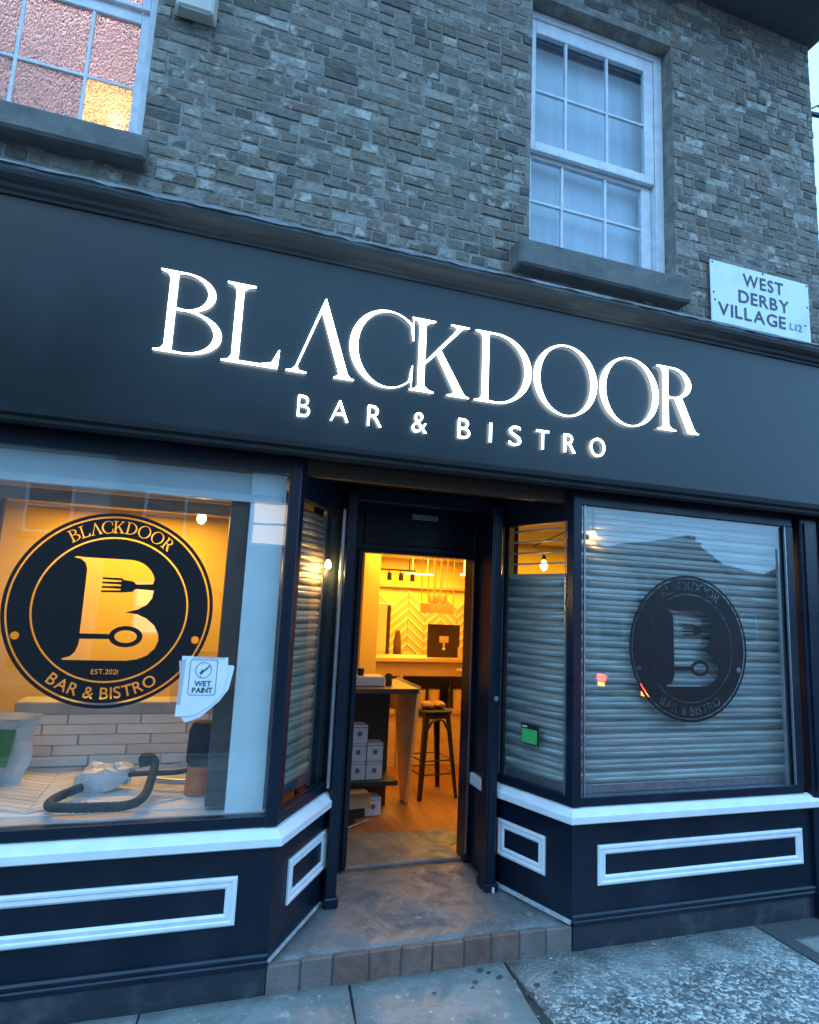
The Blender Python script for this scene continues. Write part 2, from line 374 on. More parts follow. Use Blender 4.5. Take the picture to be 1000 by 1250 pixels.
agg_nodes(AGG)
ASPH = mat('dark_asphalt', (.045, .047, .05), (.07, .07, .07), 30, .75, .1, bump=.7, bscale=160)
pave = tag(MB().box(-30, 40, -4.9, 0.6, -.35, -.028).build('pavement', mat('pavement_bedding', (.06, .06, .055), None, 40, .9, .05, bump=.4)), kind='structure')
tag(MB().quad((-80, -150, -.152), (120, -150, -.152), (120, 120, -.152), (-80, 120, -.152)).build('ground', mat('distant_ground', (.08, .085, .07), (.05, .06, .04), .5, .9, .05)), kind='structure')
tag(MB().box(-60, 80, -11.2, -5.03, -.30, -.125).build('road', ASPH), kind='structure')
tag(MB().box(-60, 80, -14.2, -11.35, -.30, -.02).build('far_pavement', FLAG), kind='structure')
# flagstones, one object each
flag_shapes = {}
def flagstone(x0, x1, y0, y1, m=FLAG, name='flagstone', dz=0, skew=0):
    g = .006; rnd = random.Random(int(x0*100)+int(y0*977))
    me = bpy.data.meshes.new(name); bm = bmesh.new()
    nx, ny = 6, 5; V = []
    for j in range(ny+1):
        for i in range(nx+1):
            x = x0+g+(x1-x0-2*g)*i/nx; y = y0+g+(y1-y0-2*g)*j/ny
            x += skew*(y1-y)
            e = (i in (0, nx)) or (j in (0, ny))
            if e: x += rnd.uniform(-.004, .004); y += rnd.uniform(-.004, .004) if j < ny or y1 < 0 else 0
            V.append(bm.verts.new((x, y, dz+rnd.uniform(-.0012, .0012)-(.005 if e else 0))))
    for j in range(ny):
        for i in range(nx):
            a = j*(nx+1)+i; f = bm.faces.new((V[a], V[a+1], V[a+nx+2], V[a+nx+1])); f.smooth = True
    bd = [e for e in bm.edges if e.is_boundary]
    r = bmesh.ops.extrude_edge_only(bm, edges=bd)
    for v in [q for q in r['geom'] if isinstance(q, bmesh.types.BMVert)]: v.co.z = -.03
    bmesh.ops.recalc_face_normals(bm, faces=bm.faces); bm.to_mesh(me); bm.free()
    return objm(name, me, m, pave)
xs = [-5.1, -4.2, -3.3, -2.42, -1.44, -.44, .44]
for a, b in zip(xs, xs[1:]):
    flagstone(a, b, -.62, .04, skew=-.12); 
    for k in range(6): flagstone(a, b, -.62-(k+1)*.7, -.62-k*.7)
flagstone(.44, 2.22, -1.6, .04, AGG, 'concrete_slab', skew=0.0)
for k in range(4):
    flagstone(.44, 1.33, -1.6-(k+1)*.8, -1.6-k*.8); flagstone(1.33, 2.22, -1.6-(k+1)*.8, -1.6-k*.8)
MB().box(2.23, 14, -4.8, .04, -.03, -.006).build('asphalt_strip', ASPH, pave)
flagstone(2.33, 2.62, -.42, -.2, dz=.004, name='patch_stone')
kerb = empty('kerb', (0, 0, 0), label='grey stone kerb edging the pavement along the road', cat='kerb')
km = MB().box(-.45, .45, -.07, .07, -.3, -.004).mesh('kerb_stone', .012)
for i in range(44): objm('kerb_stone', km, FLAG, kerb, ((i-14)*.915, -4.965, 0))
# litter and chips on the ground
lit = MB(); rnd = random.Random(3)
for i in range(160):
    x = rnd.uniform(-2.2, 2.1); y = rnd.uniform(-.9, -.02); s = rnd.uniform(.002, .006); a = rnd.uniform(0, 3)
    if rnd.random() < .2: s *= 1.8
    lit.v += [(x+s*math.cos(a+t), y+s*math.sin(a+t), 0.002) for t in (0, 1.7, 3.3, 4.9)]+[(x, y, .004+s*.5)]
    n = len(lit.v)-5; lit.f += [(n, n+1, n+4), (n+1, n+2, n+4), (n+2, n+3, n+4), (n+3, n, n+4)]
tag(lit.build('grit', mat('pale_stone_chips', (.5, .48, .44), (.3, .3, .28), 90, .8)), 'pale stone chips and grit scattered over the pavement before the step', 'grit', kind='stuff')
lf = MB()  # flat dark spots of gum and staining on the paving
for x, y, s in [(.30, -.10, .022), (.34, -.15, .028), (.50, -.26, .022), (.19, -.16, .024), (.42, -.32, .035), (.16, -.2, .016), (.66, -.18, .018), (.26, -.07, .03), (-.05, -.2, .014)]:
    pts = [(x+s*random.uniform(.35, .8)*math.cos(t*.785)*1.3, y+s*random.uniform(.3, .8)*math.sin(t*.785), .0035+random.uniform(0, .003)) for t in range(8)]
    lf.quad(*pts)
tag(lf.build('ground_stains', mat('dark_ground_stain', (.045, .055, .055), (.07, .08, .075), 30, .5)), 'dark gum spots and stains on the flagstones in front of the step', 'stains', kind='stuff')

# ================================================================== DOORSTEP
HS = .135
LC, LP, RC, RP = (-.875, 0), (-.488, .59), (.875, 0), (.662, .59)
step = empty('doorstep', (0, 0, 0), label='worn concrete entrance step with a red brick front edge between the shop windows', cat='step')
bm = bmesh.new(); rnd = random.Random(5)
ny, nx = 16, 22
rows = []
for j in range(ny+1):
    t = j/ny; y = .02+t*.965
    xl = -.868+(.868-.468)*min(1, y/.6) if y < .6 else -.468; xr = .868-(.868-.64)*min(1, y/.6) if y < .6 else .64
    rows.append([bm.verts.new((xl+(xr-xl)*i/nx, y, HS+.002*math.sin(i*1.1+j)+rnd.uniform(-.0012, .0012)-(.006 if j == 0 else 0))) for i in range(nx+1)])
for j in range(ny):
    for i in range(nx): f = bm.faces.new((rows[j][i], rows[j][i+1], rows[j+1][i+1], rows[j+1][i])); f.smooth = True
r = bmesh.ops.extrude_edge_only(bm, edges=[e for e in bm.edges if e.is_boundary])
for v in [q for q in r['geom'] if isinstance(q, bmesh.types.BMVert)]: v.co.z = .01
bmesh.ops.recalc_face_normals(bm, faces=bm.faces)
me = bpy.data.meshes.new('slab'); bm.to_mesh(me); bm.free(); objm('slab', me, CONC, step)
REDB = mat('worn_red_quarry_brick', (.165, .078, .056), (.20, .13, .105), 14, .75, .1, bump=.5, bscale=70, rand=.2)
GREYB = mat('cement_patched_brick', (.14, .105, .09), (.17, .145, .13), 9, .8, .1, bump=.5, bscale=70, rand=.12)
ex = [-.876, -.705, -.538, -.347, -.168, .007, .19, .357, .53, .70, .876]
for i, (a, b) in enumerate(zip(ex, ex[1:])):
    mb = MB().box(a+.004, b-.004, -.012+random.uniform(-.004, .004), .03, -.02, HS-.004+random.uniform(-.004, .003))
    mb.build('brick', REDB if 2 <= i <= 7 else GREYB, step, bevel=.006)
MB().box(-.872, .872, -.004, .02, -.02, HS-.012).build('mortar', mat('pale_step_mortar', (.10, .095, .09), None, 30, .9, .05, bump=.4), step)
MB().prism([(-.30, .99), (.60, .99), (.60, 1.22), (.72, 1.30), (.76, 1.54), (-.18, 1.62), (-.30, 1.60)], .05, .155).build('threshold', CONC, step, bevel=.008)
# loose cement lip along the splay bases
CF = mat('pale_cement_fillet', (.42, .43, .43), (.28, .28, .28), 25, .8, .1, bump=.5)
MB().sweep([RP, RC], [(0.0, HS+.003), (.022, HS+.003), (.018, HS+.012), (0.0, HS+.02)]).build('cement_fillet', CF, step); lip = MB().sweep([LC, LP], [(0.0, HS+.003), (.014, HS+.003), (.012, HS+.010), (0.0, HS+.014)])
lip.build('cement_fillet', CF, step)
# ================================================================== SHOPFRONT
shop = empty('shopfront', (0, 0, 0), label='black painted shopfront with white mouldings, splayed windows and a recessed entrance', cat='shopfront')
def part(mb, name, m, bevel=0, parent=shop, **k): return mb.build(name, m, parent, bevel, **k)
# stall risers
part(MB().prism([(.875, 0), (2.76, 0), (2.76, .16), (.98, .16), (.80, .62), (.662, .59)], .0, .735), 'stall_riser', BLACK)
part(MB().prism([(-.875, 0), (-.488, .59), (-.62, .62), (-.98, .16), (-2.76, .16), (-2.76, 0)], .0, .735), 'stall_riser', BLACK)
# sill band: swept white moulding
sillp = [(-.02, .775), (.008, .768), (.045, .742), (.052, .736), (.052, .70), (.035, .69), (.0, .685), (-.02, .685)]
part(MB().sweep([(.655, .61), RC, (2.80, 0)], sillp), 'sill_moulding', WHITE)
part(MB().sweep([(-2.80, 0), LC, (-.478, .606)], sillp), 'sill_moulding', WHITE)
# plinth rail
plp = [(-.01, .19), (.012, .188), (.02, .178), (.02, .165), (.014, .158), (.022, .15), (.022, .13), (-.01, .126)]
part(MB().sweep([(.875, 0), (2.80, 0)], plp), 'plinth_rail', BLACK)
part(MB().sweep([(-2.80, 0), (-.875, 0)], plp), 'plinth_rail', BLACK)
part(MB().box(.877, 2.78, -.012, -.0015, -.02, .124), 'plinth_board', PALEST)
part(MB().box(-2.78, -.877, -.012, -.0015, -.02, .124), 'plinth_board', PALEST)
def frame_on(p, q, s0, s1, z0, z1, w, name, m, d=.018, right_open=False):
    p = Vector((*p, 0)); q = Vector((*q, 0)); u = (q-p).normalized(); n = Vector((u.y, -u.x, 0))
    mb = MB()
    prof = [(0, .002), (0, d*.7), (.008, d), (w*.35, d), (w*.45, d*.65), (w*.8, d*.8), (w, d*.35), (w, .002)]
    cor = [(s0, z0, 1, 1), (s1, z0, -1, 1), (s1, z1, -1, -1), (s0, z1, 1, -1)]
    base = 0; k = len(prof)
    for s, z, a, b in cor:
        for o, h in prof:
            v = p+u*(s+a*o)+n*h; mb.v.append((v.x, v.y, z+b*o))
    for i in range(4):
        if right_open and i == 1: continue
        j = (i+1) % 4
        for a in range(k):
            b = (a+1) % k; mb.f.append((i*k+a, i*k+b, j*k+b, j*k+a))
    return part(mb, name, m)
sp_r = math.dist(RC, RP); sp_l = math.dist(LC, LP)
frame_on((0, 0), (1, 0), 1.048, 2.664, .333, .558, .055, 'panel_moulding', WHITE)
frame_on((0, 0), (1, 0), -2.664, -1.048, .333, .558, .055, 'panel_moulding', WHITE)
frame_on(RP, RC, .03, sp_r*(1-.3135), .333, .558, .055, 'panel_moulding', WHITE)
frame_on(LC, LP, sp_l*.2406, sp_l*.97, .333, .558, .055, 'panel_moulding', WHITE)
# window frames: flat windows x .91..2.70, z .775..2.72
def rail(p, q, z0, z1, o0, o1, name='window_rail', m=BLACK, bevel=.004):
    return part(MB().sweep([p, q], [(o0, z0), (o1, z0), (o1, z1), (o0, z1)]), name, m, bevel)
rail((.93, 0), (2.72, 0), .777, .832, -.06, -.002); rail((.93, 0), (2.72, 0), 2.628, 2.72, -.06, -.002)
rail((-2.72, 0), (-.93, 0), .777, .832, -.06, -.002); rail((-2.72, 0), (-.93, 0), 2.628, 2.72, -.06, -.002)
def lerp(a, b, t): return (a[0]+(b[0]-a[0])*t, a[1]+(b[1]-a[1])*t)
rail(lerp(RP, RC, .04), lerp(RP, RC, .93), .777, .832, -.06, -.002); rail(lerp(RP, RC, .04), lerp(RP, RC, .93), 2.52, 2.72, -.06, -.002)
rail(lerp(LC, LP, .06), lerp(LC, LP, .97), .777, .832, -.06, -.002); rail(lerp(LC, LP, .06), lerp(LC, LP, .97), 2.50, 2.72, -.06, -.002)
# corner posts
part(MB().prism([(.875, -.004), (.935, -.004), (.935, .055), (.885, .06), (.856, .052)], .777, 2.72), 'corner_post', BLACK, .004)
part(MB().prism([(-.935, -.004), (-.875, -.004), (-.842, .05), (-.885, .06), (-.935, .055)], .777, 2.72), 'corner_post', BLACK, .004)
part(MB().box(2.652, 2.72, -.004, .06, .832, 2.628), 'window_stile', BLACK, .004); part(MB().box(-2.72, -2.652, -.004, .06, .832, 2.628), 'window_stile', BLACK, .004)
# aluminium beads round the glass
def bead(p, q, s, z0, z1, o=.003, w=.008): 
    p = Vector(p); q = Vector(q); u = (q-p).normalized(); a = p+u*s; b = p+u*(s+w)
    return part(MB().sweep([tuple(a), tuple(b)], [(-.01, z0), (o, z0), (o, z1), (-.01, z1)]), 'glazing_bead', CHROME)
bead((0, 0), (1, 0), .952, .835, 2.625, .004); bead((0, 0), (1, 0), 2.640, .835, 2.625, .004); bead((0, 0), (1, 0), -2.648, .835, 2.625, .004)
bead(RC, RP, sp_r*.085, .835, 2.515, -.004); bead(RC, RP, sp_r*.955, .835, 2.515, -.004)
bead((0, 0), (1, 0), 2.585, .835, 2.46, -.03, .006)
# glass
gy = .022
part(MB().box(.937, 2.652, gy, gy+.006, .832, 2.628), 'window_glass', GLASS)
part(MB().box(-2.652, -.937, gy, gy+.006, .832, 2.628), 'window_glass', GLASS)
def pane_on(p, q, t0, t1, z0, z1, o, name='window_glass', m=GLASS, th=.006):
    a = lerp(p, q, t0); b = lerp(p, q, t1)
    return part(MB().sweep([a, b], [(-o, z0), (-o-th, z0), (-o-th, z1), (-o, z1)]), name, m)
pane_on(RP, RC, .045, .93, .832, 2.52, .022, m=GLASSP); pane_on(LC, LP, .06, .955, .832, 2.50, .022, m=GLASSP)
# entrance posts (shutter guides)
part(MB().box(.552, .628, .50, .60, HS, 2.66), 'guide_post', BLACK, .006)
part(MB().box(.562, .618, .488, .499, HS+.03, 2.60), 'guide_cover', BLACK, .004)
part(MB().box(-.495, -.425, .50, .60, HS, 2.66), 'guide_post', BLACK, .006)
part(MB().box(-.520, -.4965, .525, .56, .80, 2.54), 'guide_trim', CHROME, .003)
part(MB().box(-.505, -.415, .47, .62, HS, HS+.06), 'post_foot', BLACK, .008)
part(MB().box(.542, .638, .47, .62, HS, HS+.05), 'post_foot', BLACK, .008)
part(MB().box(.585, .60, .455, .469, HS+.002, HS+.035), 'anchor_bolt', WHITE, .003)
# reveals behind posts and door frame
part(MB().box(.632, .80, .601, 1.10, .0, 2.72), 'entrance_reveal', BLACK)
part(MB().box(-.70, -.470, .601, 1.10, .0, 2.72), 'entrance_reveal', BLACK)
part(MB().box(.600, .631, .70, .90, .685, .765), 'sill_moulding', WHITE, .006)
part(MB().box(-.469, -.405, .93, .975, .70, .79), 'sill_moulding', WHITE, .004)
fr = part(MB().box(-.469, -.262, .98, 1.10, .0, 2.71).box(.598, .631, .94, 1.10, .0, 2.71).box(-.262, .598, .98, 1.10, 2.305, 2.71), 'door_frame', BLACK, .006)
MB().box(-.40, .60, .955, .979, 2.325, 2.37).build('head_moulding', BLACK, fr, .006)
MB().box(-.30, -.262, .955, .979, .16, 2.32).build('architrave', BLACK, fr, .006)
MB().box(.596, .604, .925, .939, .20, 2.28).build('edge_strip', CHROME, fr)
part(MB().box(.10, .312, .966, .979, 2.575, 2.618), 'maker_plate', mat('dull_aluminium_plate', (.30, .30, .31), None, 30, .45, .1, metal=.6), .004)
# open black door folded back inside
dr = part(MB().box(-.345, -.30, 1.12, 1.95, .17, 2.29), 'door', BLACK, .006)
MB().tube([(-.30, 1.85, 1.1), (-.27, 1.85, 1.1), (-.27, 1.75, 1.1)], .009).build('door_handle', CHROME, dr)
part(MB().lathe([(0, -.02), (.016, -.018), (.02, -.008), (.014, 0)], (.59, .486, 1.34), 14, 'y'), 'lock_knob', CHROME, smooth=True)
# soffit over the entrance and window head
part(MB().box(-3.1, 3.1, -.10, .98, 2.722, 2.75), 'entrance_soffit', mat('matt_black_soffit', (.006, .006, .007), (.012, .012, .012), 4, .75, .1, spec=.2))
part(MB().box(-.46, .62, .62, .70, 2.62, 2.72), 'shutter_box', BLACK, .01)
# fascia, cornice
part(MB().box(-3.25, 3.27, -.125, .06, 2.765, 3.845), 'fascia_board', FASC)
part(MB().sweep([(-3.25, -.125), (3.27, -.125)], [(0, 2.70), (.012, 2.70), (.02, 2.715), (.012, 2.735), (.024, 2.75), (.018, 2.775), (.0, 2.79)]), 'fascia_bottom_moulding', MATS['matt_black_soffit'] if 'matt_black_soffit' in MATS else BLACK)
part(MB().sweep([(-3.28, -.125), (3.30, -.125)], [(-.10, 3.848), (.012, 3.848), (.018, 3.862), (.04, 3.868), (.05, 3.885), (.075, 3.892), (.10, 3.905), (.112, 3.925), (.112, 3.944), (-.10, 3.944)]), 'cornice', CORN)
# uneven lead flashing on top of cornice
bm = MB(); rnd = random.Random(9); n = 90; pr = []
for i in range(n+1):
    x = -3.30+i*(6.62/n); w = rnd.uniform(-.006, .004)
    pr.append([(x, .06, 4.0+w), (x, -.238+w, 3.962+w), (x, -.244+w*1.5, 3.945+rnd.uniform(-.006, .004)), (x, -.232, 3.9455)])
for i in range(n):
    for j in range(3): bm.quad(pr[i][j], pr[i+1][j], pr[i+1][j+1], pr[i][j+1])
part(bm, 'lead_flashing', LEADF)
# end pilasters
part(MB().box(2.762, 3.06, -.03, .30, .0, 2.70), 'pilaster', BLACK, .008)
part(MB().sweep([(2.79, -.03), (2.80, -.03)], [(0, .80), (.012, .80), (.012, 2.66), (0, 2.66)]), 'pilaster_fillet', BLACK)
part(MB().box(2.93, 2.955, -.045, -.031, .25, 2.69), 'pilaster_fillet', BLACK, .004)
part(MB().box(-3.06, -2.762, -.03, .30, .0, 2.70), 'pilaster', BLACK, .008)
part(MB().box(2.74, 3.09, -.06, .2, -.02, .16), 'pilaster_base', BLACK, .01)
part(MB().box(-3.09, -2.74, -.06, .2, -.02, .16), 'pilaster_base', BLACK, .01)

# ================================================================== ILLUMINATED SIGN
sign = empty('illuminated_sign', (0, -.128, 2.9), label='glowing white BLACKDOOR lettering over BAR & BISTRO on the black fascia', cat='shop sign')
LET = emit('white_led_acrylic', (.82, .94, 1.0), 4.4)
pos = [('B', -1.700, 1.0), ('L', -1.365, 1.0), ('A', -1.026, 1.0), ('C', -.682, 1.0), ('K', -.318, .985), ('D', .090, 1.0), ('O', .490, 1.0), ('O', .970, 1.0), ('R', 1.416, .985)]
for ch, x, k in pos:
    me = shape_mesh('letter', bolder(xf(SERIF[ch][0], k, 1.0), -.0030), .010)
    o = objm('letter', me, LET, sign, (x, -.010, 3.162-2.9)); o['label'] = 'large serif letter '+{'A': 'A without a crossbar'}.get(ch, ch)
small = [('B', -.947, .073), ('A', -.766, .108), ('R', -.554, .088), ('&', -.290, .096), ('B', -.004, .080), ('I', .199, .016), ('S', .330, .084), ('T', .515, .092), ('R', .709, .088), ('O', .900, .112)]
for ch, x, w in small:
    lp, w0 = font_loops(ch); h = .125
    lp = xf(lp, min(w/w0, h*1.25) if ch != 'I' else h, h); lp = bolder(lp, -.0030)
    o = objm('letter', shape_mesh('letter', lp, .010), LET, sign, (x, -.008, 2.917-2.9)); o['label'] = 'small sans letter '+('ampersand' if ch == '&' else ch)

# ================================================================== STREET NAME PLATE
SP = empty('street_sign', (2.585, .052, 4.20), label='white enamel WEST DERBY VILLAGE street nameplate on the brick wall above the cornice', cat='street sign')
PL = mat('white_enamel_plate', (.72, .76, .78), (.52, .56, .58), 4, .4, .1, bump=.08, contrast=(.5, .8), detail=9)
INK = mat('black_sign_ink', (.02, .022, .03), None, 20, .4)
MB().prism([(-.495, -.0), (.495, -.0), (.495, .012), (-.495, .012)], -.16, .445).build('plate', PL, SP, .005)
for txt, z, h, w in [('WEST', .292, .098, .40), ('DERBY', .148, .098, .50), ('VILLAGE', .010, .098, .66)]:
    lp, ww = line_loops(txt, h, .22, w); lp = bolder(lp, .0018)
    dx = -ww/2 + (-.10 if txt == 'VILLAGE' else .02)
    objm('lettering', shape_mesh('lettering', lp, .002), INK, SP, (dx, -.0015, z))
lp, ww = line_loops('L12', .056, .2, .125); objm('lettering', shape_mesh('lettering', lp, .002), mat('grey_sign_ink', (.18, .2, .22), None, 20, .5), SP, (.275, -.0015, .018))
for x, z in [(-.475, .425), (.475, .425), (-.46, .12), (.47, .24), (-.47, .18), (.44, .08), (0.02, .43)]:
    MB().lathe([(0, -.004), (.007, -.003), (.009, 0)], (x, 0, z), 10, 'y').build('screw', INK, SP)

# ================================================================== UPPER STOREY: BRICK WALL
bld = empty('brick_building', (0, 0, 0), label='old brick upper storey with two white sash windows above the black shopfront', cat='building')
WY = .08     # face of the bricks
wins = [(.565, 1.80, 4.375, 6.42), (-3.02, -1.905, 4.42, 6.42)]     # openings x0,x1,z0,z1
X0, X1, Z0, Z1 = -3.27, 3.27, 3.80, 6.95
mort = mat('grey_lime_mortar', (.175, .155, .13), (.27, .25, .22), 11, .95, .03, bump=1, bscale=60, contrast=(.42, .6), detail=10)
def wall_with_holes(mb, x0, x1, z0, z1, y0, y1, holes):
    xs = sorted({x0, x1, *[h[0] for h in holes], *[h[1] for h in holes]})
    for a, b in zip(xs, xs[1:]):
        zz = z0
        for h in sorted([h for h in holes if h[0] <= a and h[1] >= b], key=lambda h: h[2]):
            mb.box(a, b, y0, y1, zz, h[2]); zz = h[3]
        mb.box(a, b, y0, y1, zz, z1)
mb = MB(); wall_with_holes(mb, X0, X1-.0, Z0, Z1, WY+.0055, WY+.34, wins)
mb.build('wall_core', mort, bld)
# bricks
BR = bpy.data.materials.new('weathered_brick'); BR.use_nodes = True
def brick_nodes(m):
    t = m.node_tree; N, L = t.nodes, t.links; b = N['Principled BSDF']
    co = N.new('ShaderNodeTexCoord'); oi = N.new('ShaderNodeObjectInfo'); at = N.new('ShaderNodeAttribute'); at.attribute_name = 'rnd'
    ge = N.new('ShaderNodeNewGeometry')
    ad = N.new('ShaderNodeMath'); ad.operation = 'ADD'; L.new(oi.outputs['Random'], ad.inputs[0]); L.new(at.outputs['Fac'], ad.inputs[1])
    frc = N.new('ShaderNodeMath'); frc.operation = 'FRACT'; L.new(ad.outputs[0], frc.inputs[0])
    cr = N.new('ShaderNodeValToRGB'); r = cr.color_ramp; r.interpolation = 'LINEAR'
    r.elements[0].position = 0; r.elements[0].color = (.10, .092, .078, 1); r.elements[1].position = 1; r.elements[1].color = (.34, .325, .28, 1)
    for p, c in [(.15, (0.147, 0.120, 0.090)), (.3, (0.192, 0.162, 0.123)), (.42, (0.160, 0.144, 0.118)), (.55, (0.218, 0.192, 0.151)), (.68, (0.192, 0.138, 0.101)), (.78, (0.230, 0.204, 0.168)), (.92, (0.282, 0.252, 0.207))]:
        e = r.elements.new(p); e.color = (*c, 1)
    L.new(frc.outputs[0], cr.inputs[0])
    no = N.new('ShaderNodeTexNoise'); no.inputs['Scale'].default_value = 12; no.inputs['Detail'].default_value = 5; no.inputs['Roughness'].default_value = .5
    L.new(ge.outputs['Position'], no.inputs['Vector'])
    mr = N.new('ShaderNodeMapRange'); mr.inputs[1].default_value = .50; mr.inputs[2].default_value = .60; L.new(no.outputs[0], mr.inputs[0])
    gate = N.new('ShaderNodeMath'); gate.operation = 'MULTIPLY'   # flaking pale limewash, more of it on some bricks
    m7 = N.new('ShaderNodeMath'); m7.operation = 'MULTIPLY'; m7.inputs[1].default_value = 7.3; L.new(frc.outputs[0], m7.inputs[0])
    f7 = N.new('ShaderNodeMath'); f7.operation = 'FRACT'; L.new(m7.outputs[0], f7.inputs[0])
    mg = N.new('ShaderNodeMapRange'); mg.inputs[1].default_value = .55; mg.inputs[2].default_value = 1.0; mg.inputs[4].default_value = .85; L.new(f7.outputs[0], mg.inputs[0])
    L.new(mr.outputs[0], gate.inputs[0]); L.new(mg.outputs[0], gate.inputs[1])
    mx = N.new('ShaderNodeMix'); mx.data_type = 'RGBA'; L.new(gate.outputs[0], mx.inputs[0]); L.new(cr.outputs[0], mx.inputs[6]); mx.inputs[7].default_value = (.50, .47, .41, 1)
    n2 = N.new('ShaderNodeTexNoise'); n2.inputs['Scale'].default_value = 32; n2.inputs['Detail'].default_value = 8; L.new(ge.outputs['Position'], n2.inputs['Vector'])
    m2 = N.new('ShaderNodeMapRange'); m2.inputs[1].default_value = .3; m2.inputs[2].default_value = .6; m2.inputs[3].default_value = .68; L.new(n2.outputs[0], m2.inputs[0])
    mu = N.new('ShaderNodeMix'); mu.data_type = 'RGBA'; mu.blend_type = 'MULTIPLY'; mu.inputs[0].default_value = 1; L.new(mx.outputs[2], mu.inputs[6]); L.new(m2.outputs[0], mu.inputs[7])
    L.new(mu.outputs[2], b.inputs['Base Color']); b.inputs['Roughness'].default_value = .9
    bp = N.new('ShaderNodeBump'); bp.inputs['Strength'].default_value = 1.0; bp.inputs['Distance'].default_value = .012; L.new(n2.outputs[0], bp.inputs['Height']); L.new(bp.outputs[0], b.inputs['Normal'])
brick_nodes(BR)
def brick_geo(w, h, d, seed):
    """an eroded brick, front at y=0, 44 triangles at most"""
    rnd = random.Random(seed); c = rnd.uniform(.004, .012); v = []
    for x in (-w/2, w/2):
        for z in (-h/2, h/2):
            sx = 1 if x > 0 else -1; sz = 1 if z > 0 else -1
            j = lambda a=.004: rnd.uniform(-a, a)
            v.append((x+j(.002), d, z)); v.append((x+j(.003), .006+j(.003), z+j(.003))); v.append((x-sx*c*rnd.uniform(.6, 1.6), j(.003), z-sz*c*rnd.uniform(.5, 1.3)))
    # 0..2 LB, 3..5 LT, 6..8 RB, 9..11 RT
    n = 12
    v += [(-w*.12+rnd.uniform(-.01, .01), rnd.uniform(-.004, .003), rnd.uniform(-.008, .008)), ]
    f = [(2, 8, 12), (8, 11, 12), (11, 5, 12), (5, 2, 12), (1, 2, 5, 4), (7, 10, 11, 8), (1, 7, 8, 2), (4, 5, 11, 10), (0, 1, 4, 3), (6, 9, 10, 7), (0, 6, 7, 1), (3, 4, 10, 9)]
    return v, f
BW, BH_, CR = .215, .066, .0745
variants = {}
for kind, w in (('s', .214), ('h', .102)):
    for s in range(9):
        v, f = brick_geo(w, BH_, .05, s*7+len(kind)+(100 if kind == 'h' else 0))
        me = bpy.data.meshes.new('brick'); me.from_pydata(v, [], f); me.materials.append(BR); variants[(kind, s)] = (me, v, f)
blist = []; rnd = random.Random(21)
z = 3.955; course = 0
while z < Z1-.05:
    kind_row = 'h' if course % 4 == 3 else 's'
    x = X0+(.0 if course % 2 == 0 else .054 if kind_row == 'h' else .112)
    if course % 2: blist.append((X0+.05, z, 'h')) if kind_row == 's' else None
    while x < X1-.04:
        k = kind_row
        if k == 's' and (len(blist) % 2 == 0 or rnd.random() < .3): k = 'h'
        w = .214 if k == 's' else .102
        if x+w > X1: w = X1-x; 
        cx = x+w/2
        blist.append((cx, z+BH_/2, k, w)); x += w+.009+rnd.uniform(-.002, .004)
    z += CR; course += 1
blist = [b if len(b) == 4 else (b[0], b[1]+BH_/2, b[2], .102) for b in blist]
camp = Vector((-1.329, -3.418, 1.926)); keep = []
for cx, cz, k, w in blist:
    hit = None
    for a, b, c, d in wins:
        if cz+BH_/2 > c and cz-BH_/2 < d and cx+w/2 > a and cx-w/2 < b: hit = (a, b, c, d)
    if hit:
        a, b, c, d = hit
        if cx-w/2 < a-.03 and cz-BH_/2 > c-.05 or cx-w/2 < a-.03: nw = a-(cx-w/2); cx = (cx-w/2)+nw/2; w = nw-.002
        elif cx+w/2 > b+.03: nw = (cx+w/2)-b; cx = (cx+w/2)-nw/2; w = nw-.002
        else: continue
        if w < .03: continue
    keep.append((cx, cz, k, w))
keep.sort(key=lambda b: (Vector((b[0], WY, b[1]))-camp).length*(1 if b[0] > -2.75 else 3)*(1 if b[3] > .15 else 1.45))
stv, stf, strnd = [], [], []
for i, (cx, cz, k, w) in enumerate(keep):
    s = rnd.randrange(9); me, v, f = variants[(k, s)]; w0 = .214 if k == 's' else .102
    dy = rnd.uniform(-.004, .004)+(.004 if rnd.random() < .12 else 0); tilt = rnd.uniform(-.012, .012)
    if i < 300:
        o = bpy.data.objects.new('brick', me); COL.objects.link(o); o.parent = bld; o.location = (cx, WY+dy, cz); o.scale = (w/w0, 1, 1); o.rotation_euler = (0, tilt, 0)
    else:
        n = len(stv); ct, st_ = math.cos(tilt), math.sin(tilt)
        for p in v:
            px = p[0]*w/w0; stv.append((cx+px*ct+p[2]*st_, WY+dy+p[1], cz-px*st_+p[2]*ct))
        stf += [tuple(n+q for q in g) for g in f]; strnd += [rnd.random()]*len(v)
me = bpy.data.meshes.new('upper_brickwork'); me.from_pydata(stv, [], stf); me.materials.append(BR)
a = me.attributes.new('rnd', 'FLOAT', 'POINT'); a.data.foreach_set('value', strnd)
tag(objm('upper_brickwork', me, None, bld), kind='stuff')
